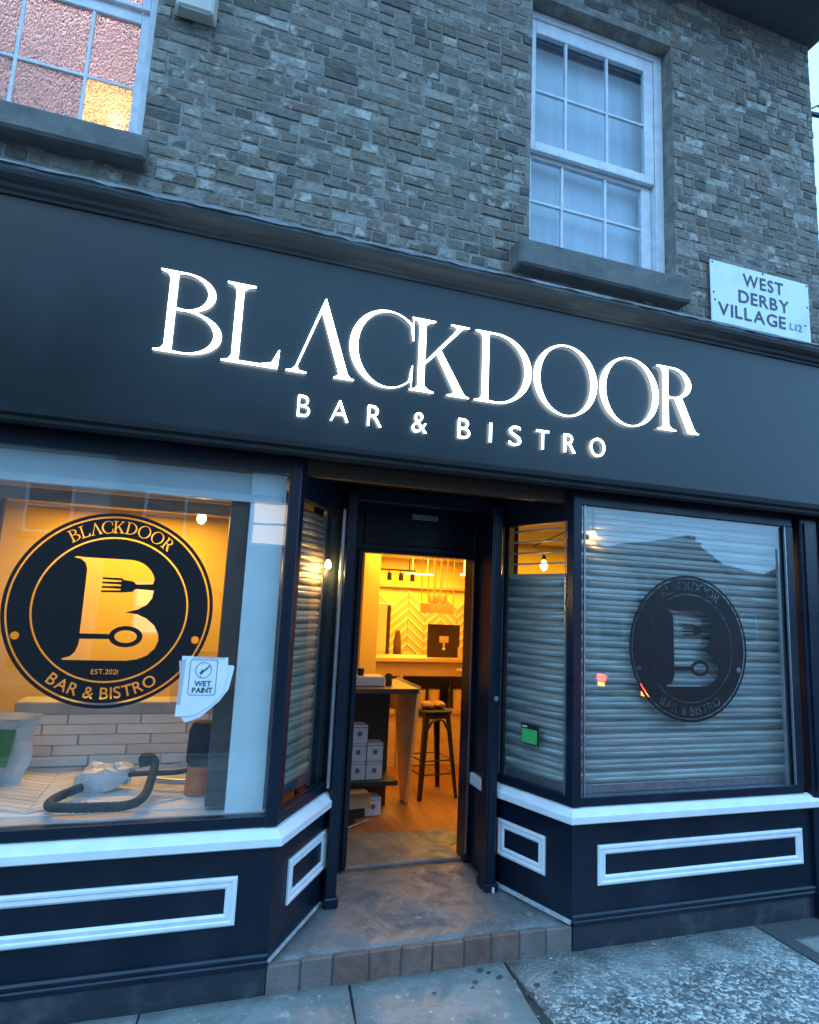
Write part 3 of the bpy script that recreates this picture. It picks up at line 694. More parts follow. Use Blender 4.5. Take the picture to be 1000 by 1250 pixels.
# side and back of the building, roof, eaves
SIDEW = mat('side_wall_render', (.12, .115, .10), (.17, .16, .14), 5, .9, .05, bump=.6, bscale=50)
MB().box(X1-.33, X1-.001, WY+.342, 7.0, .0, 6.949).box(X0+.001, X0+.33, WY+.342, 7.0, .0, 6.949).box(X0+.331, X1-.331, 6.7, 7.0, .0, 6.949).build('side_wall', SIDEW, bld)
SOF = mat('painted_eaves_boarding', (.10, .11, .12), (.07, .08, .09), 3, .6, .1, bump=.2)
MB().box(X0-.05, X1+.05, -.44, .30, 6.952, 6.975).build('soffit', SOF, bld)
MB().box(X0-.05, X1+.05, -.47, -.442, 6.93, 7.12).build('eaves_board', SOF, bld)
MB().tube([(X0-.05, -.53, 7.08), (X1+.06, -.53, 7.08)], .058, 12).build('gutter', BLACK, bld)
MB().quad((X0-.1, -.5, 7.12), (X1+.1, -.5, 7.12), (X1+.1, 3.5, 9.6), (X0-.1, 3.5, 9.6)).quad((X0-.1, 7.4, 7.12), (X1+.1, 7.4, 7.12), (X1+.1, 3.5, 9.6), (X0-.1, 3.5, 9.6)).build('roof', mat('slate_roof', (.06, .065, .075), (.09, .09, .10), 12, .6, .1, bump=.5, stretch=(1, 6, 6)), bld)
MB().quad((X1, .1, 6.95), (X1, 6.9, 6.95), (X1, 3.5, 9.4)).quad((X0, .1, 6.95), (X0, 6.9, 6.95), (X0, 3.5, 9.4)).build('gable', SIDEW, bld)

def glaz(name, mb, parent, m=SASHW, bevel=.004): return mb.build(name, m, parent, bevel)
# right sash window
yf = .20
def rect_frame(x0, x1, z0, z1, l, r, b, t, y0, y1):
    return MB().box(x0, x0+l, y0, y1, z0, z1).box(x1-r, x1, y0, y1, z0, z1).box(x0+l, x1-r, y0, y1, z0, z0+b).box(x0+l, x1-r, y0, y1, z1-t, z1)
w1 = rect_frame(.567, 1.798, 4.38, 6.418, .045, .075, .05, .06, yf-.004, yf+.13).build('sash_window', SASHW, bld, .004)
glaz('upper_sash', rect_frame(.614, 1.720, 5.262, 6.356, .05, .09, .075, .11, yf+.006, yf+.046), w1)
glaz('lower_sash', rect_frame(.614, 1.720, 4.432, 5.30, .05, .09, .075, .065, yf+.052, yf+.09), w1)
GUL = MB()
def bars_and_panes(par, xs, zs, y, gm, bw=.010, pane_m=GLASSU):
    for x in xs[1:-1]: glaz('glazing_bar', MB().box(x-bw, x+bw, y, y+.03, zs[0], zs[-1]), par, bevel=.003)
    for z in zs[1:-1]: glaz('glazing_bar', MB().box(xs[0], xs[-1], y+.002, y+.028, z-bw, z+bw), par, bevel=.003)
    for a, b in zip(xs, xs[1:]):
        for c, d in zip(zs, zs[1:]): MB().box(a, b, y+.012, y+.016, c, d).build('pane', pane_m, par)
bars_and_panes(w1, [.664, .925, 1.29, 1.630], [5.337, 5.765, 6.246], yf+.010, None)
bars_and_panes(w1, [.664, .928, 1.305, 1.630], [4.507, 4.894, 5.235], yf+.056, None)
# pale blinds hanging behind it, room behind
BLI = mat('pale_net_blind', (.62, .63, .66), (.52, .53, .57), 2, .9, .05, stretch=(6, 1, .6))
bl = tag(MB().box(.60, 1.74, yf+.16, yf+.165, 4.36, 6.36).build('window_blind', BLI), 'pale drawn blind behind the upper right sash window', 'blind')
bl2 = MB().box(.58, 1.76, yf+.14, yf+.20, 6.34, 6.39).build('blind_roll', BLI, bl)
STONE2 = STONE
MB().box(.43, 1.825, -.045, .34, 4.185, 4.372).build('window_sill', STONE, bld, .015)
# left window, obscured glass over a lit room
w2 = rect_frame(-3.018, -1.907, 4.425, 6.418, .07, .05, .055, .06, yf-.004, yf+.13).build('sash_window', SASHW, bld, .004)
glaz('lower_sash', rect_frame(-2.946, -1.959, 4.482, 5.41, .05, .045, .075, .075, yf+.03, yf+.07), w2)
glaz('upper_sash', rect_frame(-2.946, -1.959, 5.412, 6.356, .05, .045, .03, .06, yf+.004, yf+.044), w2)
OB = bpy.data.materials.new('obscured_glass'); OB.use_nodes = True
def ob_nodes(m):
    t = m.node_tree; N, L = t.nodes, t.links; N.clear(); o = N.new('ShaderNodeOutputMaterial')
    tl = N.new('ShaderNodeBsdfTranslucent'); gl = N.new('ShaderNodeBsdfGlossy'); tr = N.new('ShaderNodeBsdfRefraction'); gl.inputs['Roughness'].default_value = .12
    tr.inputs['Roughness'].default_value = .25; tr.inputs['IOR'].default_value = 1.12
    vo = N.new('ShaderNodeTexVoronoi'); vo.inputs['Scale'].default_value = 85; vo.feature = 'SMOOTH_F1'; co = N.new('ShaderNodeTexCoord'); mp = N.new('ShaderNodeMapping'); mp.inputs['Rotation'].default_value = (0, .6, 0); mp.inputs['Scale'].default_value = (1.6, 1, .8)
    L.new(co.outputs['Object'], mp.inputs[0]); L.new(mp.outputs[0], vo.inputs['Vector'])
    bp = N.new('ShaderNodeBump'); bp.inputs['Strength'].default_value = .8; bp.inputs['Distance'].default_value = .014; L.new(vo.outputs['Distance'], bp.inputs['Height'])
    for s in (tl, gl, tr): L.new(bp.outputs[0], s.inputs['Normal'])
    tl.inputs[0].default_value = (.95, .93, .93, 1)
    a = N.new('ShaderNodeMixShader'); a.inputs[0].default_value = .5; L.new(tl.outputs[0], a.inputs[1]); L.new(tr.outputs[0], a.inputs[2])
    b = N.new('ShaderNodeMixShader'); fr = N.new('ShaderNodeFresnel'); fr.inputs[0].default_value = 1.6; L.new(bp.outputs[0], fr.inputs['Normal'])
    L.new(fr.outputs[0], b.inputs[0]); L.new(a.outputs[0], b.inputs[1]); L.new(gl.outputs[0], b.inputs[2]); L.new(b.outputs[0], o.inputs[0])
ob_nodes(OB)
bars_and_panes(w2, [-2.896, -2.62, -2.262, -2.004], [4.557, 4.90, 5.335], yf+.034, None, pane_m=OB)
bars_and_panes(w2, [-2.896, -2.62, -2.262, -2.004], [5.442, 5.85, 6.296], yf+.008, None, pane_m=OB)
MB().box(-3.15, -1.852, -.045, .34, 4.272, 4.418).build('window_sill', STONE, bld, .015)
# upstairs rooms (plain boxes of plaster)
PINK = mat('pink_bathroom_plaster', (.80, .62, .60), (.74, .56, .54), 2, .8)
def room(name, x0, x1, y0, y1, z0, z1, m):
    mb = MB()
    mb.quad((x0, y0, z0), (x1, y0, z0), (x1, y1, z0), (x0, y1, z0)).quad((x0, y0, z1), (x0, y1, z1), (x1, y1, z1), (x1, y0, z1))
    mb.quad((x0, y1, z0), (x1, y1, z0), (x1, y1, z1), (x0, y1, z1)).quad((x0, y0, z0), (x0, y1, z0), (x0, y1, z1), (x0, y0, z1)).quad((x1, y0, z0), (x1, y0, z1), (x1, y1, z1), (x1, y1, z0))
    return tag(mb.build(name, m), kind='structure')
room('upstairs_bathroom', -3.2, -1.6, WY+.341, 2.2, 4.05, 6.6, PINK)
room('upstairs_bedroom', .3, 2.2, WY+.341, 2.6, 4.05, 6.6, WARMW)
def lamp(name, kind, loc, e, c, size=.1, rot=None, sy=None):
    l = bpy.data.lights.new(name, kind); l.energy = e; l.color = c
    if kind == 'AREA':
        l.size = size
        if sy: l.shape = 'RECTANGLE'; l.size_y = sy
    else: l.shadow_soft_size = size
    o = bpy.data.objects.new(name, l); COL.objects.link(o); o.location = loc
    if rot: o.rotation_euler = rot
    return o
# bathroom ceiling lamp and a warm mirror lamp near the lower right pane
def bulb_thing(name, p, r, m, cable_to, label, cat='light bulb', group=None, e=0, col=(1, .55, .16)):
    t = empty(name, p, label=label, cat=cat, group=group)
    MB().lathe([(0, -r*1.25), (r*.6, -r*1.05), (r, -r*.35), (r*.95, r*.35), (r*.5, r*1.1), (r*.38, r*1.5)], n=14).build('glass_bulb', m, t, smooth=True)
    MB().lathe([(r*.42, r*1.45), (r*.5, r*1.5), (r*.5, r*2.6), (r*.2, r*2.9), (0, r*2.9)], n=12).build('lamp_socket', DARK, t, smooth=True)
    if cable_to: MB().tube([(0, 0, r*2.8)]+[(c[0]-p[0], c[1]-p[1], c[2]-p[2]) for c in cable_to], .004, 6).build('cable', DARK, t)
    if e: l = lamp('bulb_light', 'POINT', (p[0], p[1], p[2]-r*1.25-.012), e, col, .010)
    return t
BULB = emit('warm_filament_bulb', (1, .62, .22), 10)
PINKB = emit('warm_room_lamp', (1, .72, .6), 6)
bulb_thing('bathroom_lamp', (-2.4, .95, 6.1), .07, PINKB, [(-2.4, .95, 6.6)], 'round lamp glowing behind the obscured upper left window', e=44, col=(1, .72, .72))
bulb_thing('mirror_lamp', (-2.11, .44, 4.80), .045, BULB, [(-2.11, .44, 4.90)], 'golden lamp glowing behind the lowest right pane of the upper left window', e=3.2, col=(1, .55, .14))
bulb_thing('bedroom_lamp', (.62, 1.0, 4.75), .05, PINKB, [(.62, 1.0, 4.1)], 'dim warm lamp glowing low behind the blind of the upper right window', e=6, col=(1, .60, .45))
lb = tag(MB().box(-2.275, -2.262, .262, .62, 4.50, 4.915).box(-2.262, -1.96, .262, .62, 4.902, 4.915).box(-2.262, -1.96, .607, .62, 4.50, 4.902).build('glow_baffle', mat('gold_baffle', (.85, .62, .34), (.6, .36, .14), 30, .5, bump=.8, bscale=60)), 'gold boards added to keep the lamp glow in the lowest right pane upstairs', 'baffle')  # boards added to confine the lamp's gold glow to one pane
# burglar alarm box
ab = empty('alarm_box', (-1.675, WY-.004, 5.305), label='cream alarm box on the brick wall beside the upper left window', cat='alarm box')
MB().prism([(-.115, -.10), (.085, -.10), (.105, 0), (-.135, 0)], 0, .30).build('housing', mat('cream_plastic', (.55, .50, .42), (.48, .44, .37), 6, .5), ab, .012)
MB().box(-.09, .06, -.09, -.02, -.006, .0).build('base_plate', MATS['cream_plastic'], ab, .002)
# bracket on the corner of the building
br = empty('wall_bracket', (3.27, .25, 6.46), label='dark iron bracket sticking out from the top right corner of the brick wall', cat='bracket')
MB().tube([(0, 0, 0), (.3, -.02, .02), (.75, -.05, .03)], .022, 8).build('arm', INK, br)
MB().box(-.005, .02, -.06, .06, -.09, .09).build('wall_plate', INK, br)
MB().tube([(.1, 0, 0), (.3, 0, .14), (.62, -.03, .035)], .010, 6).build('stay', INK, br)

# ================================================================== WINDOW DECALS
VINYL = mat('black_window_vinyl', (.008, .008, .009), None, 20, .45, .05, spec=.3)
def b_loops():
    out = [(-.195, .246), (-.185, .252), (-.14, .249)]
    out += [(.02, .249)]+ell(.06, .128, .128, .121, 88, 14, 12)
    # fork handle cut comes in from the right edge
    out += [(.178, .132), (.10, .127), (.085, .142), (.036, .148), (.036, .155), (-.058, .155), (-.058, .145), (.03, .143), (.03, .136), (-.058, .133), (-.058, .124), (.03, .122), (.03, .115), (-.058, .111), (-.058, .102), (.03, .101), (.03, .094), (-.058, .089), (-.058, .080), (.036, .083), (.085, .088), (.10, .104), (.186, .100)]
    out += [(.181, .06), (.16, .028), (.12, .003), (.063, -.016), (.12, -.022), (.165, -.042), (.205, -.075), (.228, -.118), (.232, -.150), (.218, -.19), (.185, -.224), (.14, -.244), (.09, -.252), (-.195, -.252), (-.195, -.244), (-.16, -.234), (-.142, -.212), (-.131, -.18), (-.129, -.150)]
    out += [(.002, -.148)]+ell(.078, -.134, .078, .052, 200, 520, 34)+[(.002, -.124), (-.131, -.124)]
    out += [(-.131, .10), (-.132, .19), (-.142, .222), (-.165, .24)]
    return [out]
def decal_loops():
    loops = [ell(0, 0, .482, .482, 0, 355, 110), ell(0, 0, .4655, .4655, 0, 355, 110), ell(0, 0, .4565, .4565, 0, 355, 110), ell(0, 0, .3600, .3600, 0, 355, 96), ell(0, 0, .3515, .3515, 0, 355, 96)]
    B = b_loops()
    loops += B
    loops.append(ell(.078, -.134, .052, .031, 0, 350, 26))           # spoon bowl lies dark in the cut-out
    for sx in (-1, 1): loops.append(ell(.408*sx, -.142, .019, .019, 0, 340, 20))
    items = []
    for ch in 'BLACKDOOR':
        lp, w = SERIF[ch]; k = .060/.45; items.append((bolder(xf(lp, k, k), .0006), w*k+.001))
    loops += arc_place(items, .381, 88, True)
    items = []
    for ch in 'BAR & BISTRO':
        if ch == ' ': items.append(([], .022)); continue
        lp, w = font_loops(ch); k = .055; items.append((bolder(xf(lp, k, k), .0006), w*k)); items.append(([], .010))
    loops += arc_place(items, .437, -90, False)
    lp, w = line_loops('EST.2021', .024, .12); loops += xf(lp, 1, 1, -w/2, -.318)
    return loops
# the letters, rings and the monogram are openings in the vinyl
me = shape_mesh('vinyl_disc', decal_loops(), .0)
for x, lab in ((-1.7662, 'round black vinyl B logo with fork and spoon on the orange lit left window'), (1.789, 'round black logo with a B, fork and spoon on the right window before the shutter')):
    d = objm('window_logo', me, VINYL, None, (x, gy-.0025, 1.847 if x < 0 else 1.737)); tag(d, lab, 'window logo', 'round logos on the two shop windows')
# thin pale edge printed round the disc
# ================================================================== WET PAINT NOTICE
wn = empty('paper_notice', (-1.30, gy-.006, 1.46), label='white WET PAINT notice taped to the lower right of the left window logo', cat='notice')
PAPER = mat('white_paper', (.80, .80, .82), (.76, .76, .78), 5, .8, .05, bump=.15, bscale=12)
TAPE = glass('clear_tape', 1.5, (.80, .78, .80), .25)
def sheet(pts, y, name, m, amp=.003):
    mb = MB(); n = len(pts); mb.v = [(x, y+random.uniform(-amp, amp), z) for x, z in pts]+[(sum(p[0] for p in pts)/n, y-amp, sum(p[1] for p in pts)/n)]
    for i in range(n): mb.f.append((i, (i+1) % n, n))
    return mb.build(name, m, wn)
sheet([(-.112, .165), (.115, .16), (.118, .08), (.10, -.03), (.04, -.085), (-.03, -.13), (-.12, -.135)], -.004, 'sheet', PAPER, .002)
sheet([(-.125, .14), (.145, .12), (.15, .11), (.13, .0), (.09, -.06), (.0, -.14), (-.07, -.165), (-.09, -.14)], .0, 'under_sheet', PAPER, .002)
sheet([(-.155, .0), (-.13, .145), (-.09, .15), (-.10, -.08), (-.15, -.07)], -.0065, 'tape', TAPE, .001)
sheet([(-.06, .155), (.10, .15), (.10, .185), (-.05, .19)], -.0065, 'tape', TAPE, .001)
def rrect(x0, x1, z0, z1, r): return ell(x1-r, z1-r, r, r, 0, 90, 5)+ell(x0+r, z1-r, r, r, 90, 180, 5)+ell(x0+r, z0+r, r, r, 180, 270, 5)+ell(x1-r, z0+r, r, r, 270, 360, 5)
GINK = mat('printed_grey_ink', (.05, .07, .09), None, 20, .7)
lp = [rrect(-.07, .065, -.03, .148, .012), rrect(-.0675, .0625, -.0275, .1455, .01), ell(-.002, .095, .040, .040, 0, 350, 30), ell(-.002, .095, .0375, .0375, 0, 350, 30)]
objm('printed_frame', shape_mesh('printed_frame', lp, .0), GINK, wn, (0, -.0075, 0))
br_l = [[(-.022, .079), (-.012, .073), (.004, .092), (-.006, .100)], [(-.001, .095), (.009, .104), (.018, .112), (.026, .123), (.030, .120), (.020, .106), (.008, .092)], [(-.018, .068), (-.010, .064), (-.012, .060)]]
objm('brush_symbol', shape_mesh('brush_symbol', br_l, .0), GINK, wn, (0, -.0078, 0))
l1, w1_ = line_loops('WET', .025, .15); l2, w2_ = line_loops('PAINT', .025, .12)
objm('lettering', shape_mesh('lettering', xf(bolder(l1, .001), 1, 1, -w1_/2, .016)+xf(bolder(l2, .001), 1, 1, -w2_/2, -.017), .0), GINK, wn, (0, -.0078, 0))

# ================================================================== ROLLER SHUTTERS
def slat_mesh(L, pitch):
    pf = [(.010, -pitch*.12), (.004, -pitch*.02), (-.008, pitch*.0), (-.014, pitch*.05), (-.016, pitch*.24), (-.015, pitch*.42), (-.008, pitch*.455), (-.008, pitch*.485), (-.015, pitch*.52), (-.015, pitch*.70), (-.011, pitch*.83), (-.004, pitch*.865), (.002, pitch*.87), (.004, pitch*1.0), (.012, pitch*1.0), (.014, pitch*.3)]
    mb = MB(); k = len(pf)
    for x in (0, L): mb.v += [(x, y, z) for y, z in pf]
    for i in range(k): j = (i+1) % k; mb.f.append((i, j, k+j, k+i))
    mb.f.append(tuple(range(k))); mb.f.append(tuple(reversed(range(k, 2*k))))
    me = mb.mesh('slat')
    for p in me.polygons[:6]: p.use_smooth = True
    return me
def shutter(p, q, z0, z1, pitch, m, label, openfrom=None):
    a = Vector((*p, 0)); b = Vector((*q, 0)); L = (b-a).length; rz = math.atan2(b.y-a.y, b.x-a.x)
    t = empty('roller_shutter', (p[0], p[1], z0), rz, label, 'roller shutter', 'roller shutters behind the shop glass')
    me = slat_mesh(L, pitch); me.materials.append(m)
    n = int((z1-z0)/pitch); rod = None
    MB().box(0, L, -.014, .012, -.06, -.002).build('bottom_bar', CHROME, t, .003)
    for i in range(n):
        z = i*pitch
        if openfrom and z0+z > openfrom:
            if rod is None: rod = MB().box(0, L, -.006, .006, pitch*.84, pitch*.98).mesh('added_rod')  # open rods added to stand in for an orange reflection in the glass
            objm('added_rod', rod, m, t, (0, 0, z)); continue
        o = objm('slat', me, None, t, (0, random.uniform(-.0010, .0010), z+random.uniform(-.0004, .0004)))
        o.rotation_euler = (0, random.uniform(-.0006, .0006), 0)
    MB().box(-.03, 0.0, -.025, .025, -.08, z1-z0+.02).build('guide_channel', CHROME, t)
    MB().box(L, L+.03, -.025, .025, -.08, z1-z0+.02).build('guide_channel', CHROME, t)
    return t
shutter((.965, .085), (2.632, .085), .885, 2.66, .0765, GALV, 'grey roller shutter lowered behind the right shop window and its logo')
def inset(p, q, t0, t1, d):
    a = Vector(lerp(p, q, t0)); b = Vector(lerp(p, q, t1)); u = (b-a).normalized(); n = Vector((-u.y, u.x)); return tuple(a+n*d), tuple(b+n*d)
a, b = inset(RP, RC, .07, .90, .055); shutter(a, b, .885, 2.56, .0765, GALV, 'roller shutter behind the right splayed glass, added open rods on top for an orange reflection', 2.13)
a, b = inset(LC, LP, .10, .90, .13); shutter(a, b, .885, 2.52, .0765, SHUTW, 'roller shutter coloured as if warmly lit behind the left splayed glass beside the doorway')
# little green card on the right splayed glass
u = (Vector(RC)-Vector(RP)).normalized(); gcx = Vector(lerp(RP, RC, (.745-.662)/.213*-1+1 if False else .46))
gc = empty('open_card', (.7615-.004, .3105-.006, 1.13), math.atan2(RC[1]-RP[1], RC[0]-RP[0]), 'small green card in a black holder stuck on the right splayed glass', 'card')
MB().box(-.075, .075, -.012, -.002, -.05, .075).build('holder', mat('black_card_holder', (.015, .015, .016), None, 10, .4), gc, .004)
MB().box(-.064, .064, -.0145, -.0125, -.042, .045).build('green_card', mat('bright_green_card', (.04, .42, .10), (.05, .38, .09), 10, .6), gc)
MB().box(-.06, -.02, -.0145, -.0125, .055, .062).build('pale_strip', PAPER, gc)

# ================================================================== INSIDE THE BAR
WOODF = mat('orange_wood_floor', (.30, .13, .045), (.22, .09, .03), 3, .45, .12, bump=.1, stretch=(6, .6, 1))
tag(MB().box(-3.2, 3.2, 1.0, 5.6, .02, .148).build('interior_floor', WOODF), kind='structure')
tag(MB().prism([(-3.2, .125), (-1.0, .125), (-.56, .70), (-.52, 1.12), (.66, 1.12), (.74, .70), (1.0, .125), (3.2, .125), (3.2, 5.6), (-3.2, 5.6)], 2.63, 2.68).build('ceiling', CREAM), kind='structure')
tag(MB().box(-3.2, 3.2, 5.45, 5.6, .15, 2.63).build('back_wall', WARMW), kind='structure')
tag(MB().box(-3.25, -3.201, .1, 5.6, .0, 3.9).build('left_wall', WARMW), kind='structure')
tag(MB().box(3.201, 3.25, .1, 5.6, .0, 3.9).build('right_wall', WARMW), kind='structure')
MB().box(-3.2, 3.2, .061, .12, 2.64, 3.95).build('fascia_backing', DARK, shop)
tag(MB().box(-3.2, -.95, 2.35, 2.45, .15, 2.63).build('partition_wall', WARMW), kind='structure')
tag(MB().box(1.38, 3.2, 2.35, 2.45, .15, 2.63).build('partition_wall', WARMW), kind='structure')  # right-hand wall added as a warm backdrop behind the open rods
# shutter housing behind the top of the left window
HOUS = mat('pale_shutter_housing', (.62, .64, .66), (.5, .52, .55), 2, .5, .1, bump=.1, stretch=(.6, 1, 4))
hz = tag(MB().box(-2.64, -.96, .09, .33, 2.47, 2.627).build('shutter_housing', HOUS, None, .01), 'pale metal shutter housing along the top inside the left window', 'shutter housing')
MB().box(-2.64, -.96, .065, .088, 2.455, 2.50).build('housing_lip', HOUS, hz, .004)
MB().box(-2.64, -.96, .34, .36, 2.40, 2.47).build('housing_edge', GALV, hz, .004)
# posts inside the left window
tag(MB().box(-1.135, -.945, .075, .22, .83, 2.625).build('white_post', mat('pale_painted_post', (.76, .78, .79), (.70, .72, .73), 4, .6, .05)), 'pale painted post inside the right end of the left window', 'post')
tag(MB().box(-1.235, -1.138, .10, .24, .86, 2.46).build('brown_post', mat('dark_brown_post', (.045, .032, .028), (.06, .045, .038), 6, .5)), 'dark brown post beside the pale post inside the left window', 'post')
tag(MB().tube([(-2.43, .5, 2.47), (-2.47, .52, 2.0), (-2.50, .55, 1.2), (-2.50, .6, .86)], .018, 8).build('brown_pipe', mat('brown_pipe', (.12, .06, .03), None, 5, .5)), 'thin brown pipe hanging at the left edge of the left window', 'pipe')
# display platform with pale tiles
disp = empty('display_platform', (0, 0, 0), label='low display platform of pale tiles inside the left window', cat='platform')
TILEM = mat('pale_stone_tile', (.66, .67, .67), (.52, .53, .54), 3, .45, .1, stretch=(.5, 2, 1), rand=.16)
MB().box(-2.64, -.96, .165, 1.07, .70, .842).build('platform_base', TILEM, disp)
MB().box(-2.64, -.93, .065, .164, .70, .835).build('window_board', mat('pale_window_board', (.5, .5, .5), None, 5, .5), disp)
rnd = random.Random(4); tw, tl = .085, .34
for i in range(-3, 26):
    for s in (0, 1):
        cx0 = -2.7+i*.0849*1.4142*.72
        for k in range(-1, 4):
            # chevron of long tiles
            cx = -2.66+(s*.24)+k*.48; cy = .165+(i*.118)*.5
            if not (-2.55 < cx < -1.05 and .24 < cy < 1.0): continue
            sg = 1 if s else -1; hw = .12
            v = [(-hw, -sg*hw*.55-.026), (hw, sg*hw*.55-.026), (hw, sg*hw*.55+.026), (-hw, -sg*hw*.55+.026)]
            mb = MB().prism([(x*.985, y) for x, y in v], 0, .006+rnd.uniform(0, .001)); o = mb.build('tile', TILEM, disp, loc=(cx, cy, .843))
# low white plank wall behind the platform
plk = empty('plank_bench_wall', (0, 0, 0), label='low wall of whitewashed brick tiles behind the display platform', cat='low wall')
WB = mat('whitewashed_tile', (.84, .86, .88), (.76, .78, .80), 4, .5, .1, bump=.2, rand=.06)
MB().box(-2.36, -.96, 1.10, 1.28, .70, 1.16).build('wall_core', mat('pale_tile_grout', (.66, .67, .68), None, 20, .9), plk)
rnd = random.Random(2)
for r_ in range(5):
    x = -2.36-(.0, .21, .07, .28, .14)[r_]
    while x < -.96:
        a, b = max(x, -2.36), min(x+.42, -.965); x += .425
        if b-a > .03: MB().box(a+.003, b-.003, 1.083, 1.10, .845+r_*.063+.002, .845+(r_+1)*.063-.002).build('tile', WB, plk, .002)
MB().box(-2.38, -.95, 1.07, 1.30, 1.161, 1.235).build('capping', mat('grey_bench_capping', (.46, .48, .50), None, 4, .5), plk, .006)
# things lying on the platform
bg_ = empty('compost_bag', (-2.37, .78, .85), R(-18), 'white plastic sack with a green label leaning at the left of the platform', 'sack')
mb = MB(); nx, nz = 8, 10
def bagp(i, j, side):
    u = i/nx*2-1; w = j/nz; th = .075*math.sqrt(max(0, 1-u*u))*math.sin(math.pi*min(1, w*.9+.1))**.6; lean = .10*w
    return (u*.17*(1-.08*math.cos(w*9)), lean+(th if side else -th)+random.uniform(-.003, .003), w*.36)
for side in (0, 1):
    for i in range(nx):
        for j in range(nz): mb.quad(bagp(i, j, side), bagp(i+1, j, side), bagp(i+1, j+1, side), bagp(i, j+1, side))
mb.build('sack', mat('white_polythene', (.62, .62, .62), (.5, .5, .52), 8, .35, .1, bump=.5, bscale=14), bg_)
mb = MB()
for i in range(4):
    for j in range(4):
        P = [(-.01+.13*a/4, -.098+.10*(.2+.5*b/4)-.012, .10+.19*b/4) for a, b in ((i, j), (i+1, j), (i+1, j+1), (i, j+1))]; mb.quad(*P)
mb.build('green_label', mat('green_print', (.06, .20, .05), (.08, .24, .07), 20, .6), bg_)
pb = empty('plastic_bag', (-1.78, .52, .86), label='crumpled clear white plastic bag lying over the dark hose', cat='plastic bag')
mb = MB().blob((0, 0, .05), (.12, .09, .085), amp=.22, seed=3).blob((.09, .02, .07), (.07, .06, .06), amp=.25, seed=8).blob((-.09, .01, .03), (.06, .06, .045), amp=.25, seed=5)
mb.build('crumple', mat('crumpled_polythene', (.62, .63, .65), (.5, .5, .52), 12, .3, .1, bump=.9, bscale=18), pb)
hose = empty('vacuum_hose', (0, 0, 0), label='dark vacuum hose curling over the platform inside the left window', cat='hose')
HO = mat('dark_rubber_hose', (.012, .018, .024), None, 10, .7, spec=.2)
def spl(P, n=8):
    P = [Vector(p) for p in P]; out = []
    for i in range(len(P)-1):
        a = P[max(i-1, 0)]; b = P[i]; c = P[i+1]; d = P[min(i+2, len(P)-1)]
        for k in range(n):
            t = k/n; out.append(.5*((2*b)+(c-a)*t+(2*a-5*b+4*c-d)*t*t+(3*b-a-3*c+d)*t**3))
    return out+[P[-1]]
hp = spl([(-1.86, .40, .90), (-1.95, .30, .885), (-1.965, .17, .885), (-1.90, .12, .885), (-1.74, .10, .885), (-1.60, .11, .885), (-1.535, .20, .90), (-1.515, .33, .95), (-1.51, .42, 1.0), (-1.53, .45, 1.03), (-1.575, .45, 1.03), (-1.565, .44, .985)], 10)
rr = [.022+(.0022 if i % 2 else 0) for i in range(len(hp))]
MB().tube(hp, rr, 10).build('hose_loop', HO, hose, smooth=True)
MB().tube(spl([(-1.75, .55, .915), (-1.55, .46, .945), (-1.40, .40, .96), (-1.26, .36, .99)], 8), [.014]*24+[.02], 10).build('wand', HO, hose, smooth=True)
MB().blob((-1.555, .44, 1.02), (.036, .03, .036), amp=.03, seed=1).build('hose_cuff', HO, hose, smooth=True)
MB().tube([(-1.52, .50, .90), (-1.40, .46, .895), (-1.30, .42, .90)], .016, 10).build('steel_tube', CHROME, hose, smooth=True)
vc = empty('vacuum_cleaner', (-1.27, .34, .85), label='dark and orange vacuum cleaner body beside the brown post', cat='vacuum cleaner')
MB().lathe([(0, 0), (.075, 0), (.08, .02), (.075, .18), (.055, .22), (0, .225)], (0, .06, .16), 14).build('motor_head', HO, vc, smooth=True)
MB().lathe([(0, 0), (.07, 0), (.074, .02), (.07, .15), (0, .155)], (0, .04, 0), 14).build('drum', mat('orange_plastic_drum', (.55, .16, .03), None, 8, .4), vc, smooth=True)
# warm back room things seen through the left window
# --- seen through the open door
TIM = mat('pale_timber', (.75, .52, .28), (.62, .42, .2), 3, .5, .1, stretch=(1, 1, 6), rand=.1)
TIMX = mat('pale_timber_long', (.62, .42, .20), (.54, .34, .14), 3, .5, .1, stretch=(.6, 4, 4), rand=.12)
BLKM = mat('black_painted_metal', (.02, .017, .016), None, 10, .35)
# bar counter
bc = empty('bar_counter', (0, 0, 0), label='pale timber bar counter with an open shelf at the back of the room', cat='bar counter')
MB().box(.46, 3.1, 3.45, 3.95, 1.30, 1.345).build('counter_top', TIMX, bc, .005)
MB().box(.50, 3.1, 3.50, 3.54, 1.14, 1.299).build('apron', TIMX, bc)
MB().box(.50, 3.1, 3.86, 3.90, .15, 1.299).build('back_panel', DARK, bc)
MB().box(.50, 3.1, 3.50, 3.85, .715, .755).build('shelf', TIMX, bc)
MB().box(.50, 3.1, 3.52, 3.56, .15, .714).build('front_panel', TIM, bc)
MB().box(.86, .90, 3.495, 3.86, .15, 1.299).build('end_post', TIMX, bc)
MB().box(1.55, 1.63, 3.488, 3.499, 1.20, 1.235).build('drawer_pull', PAPER, bc)
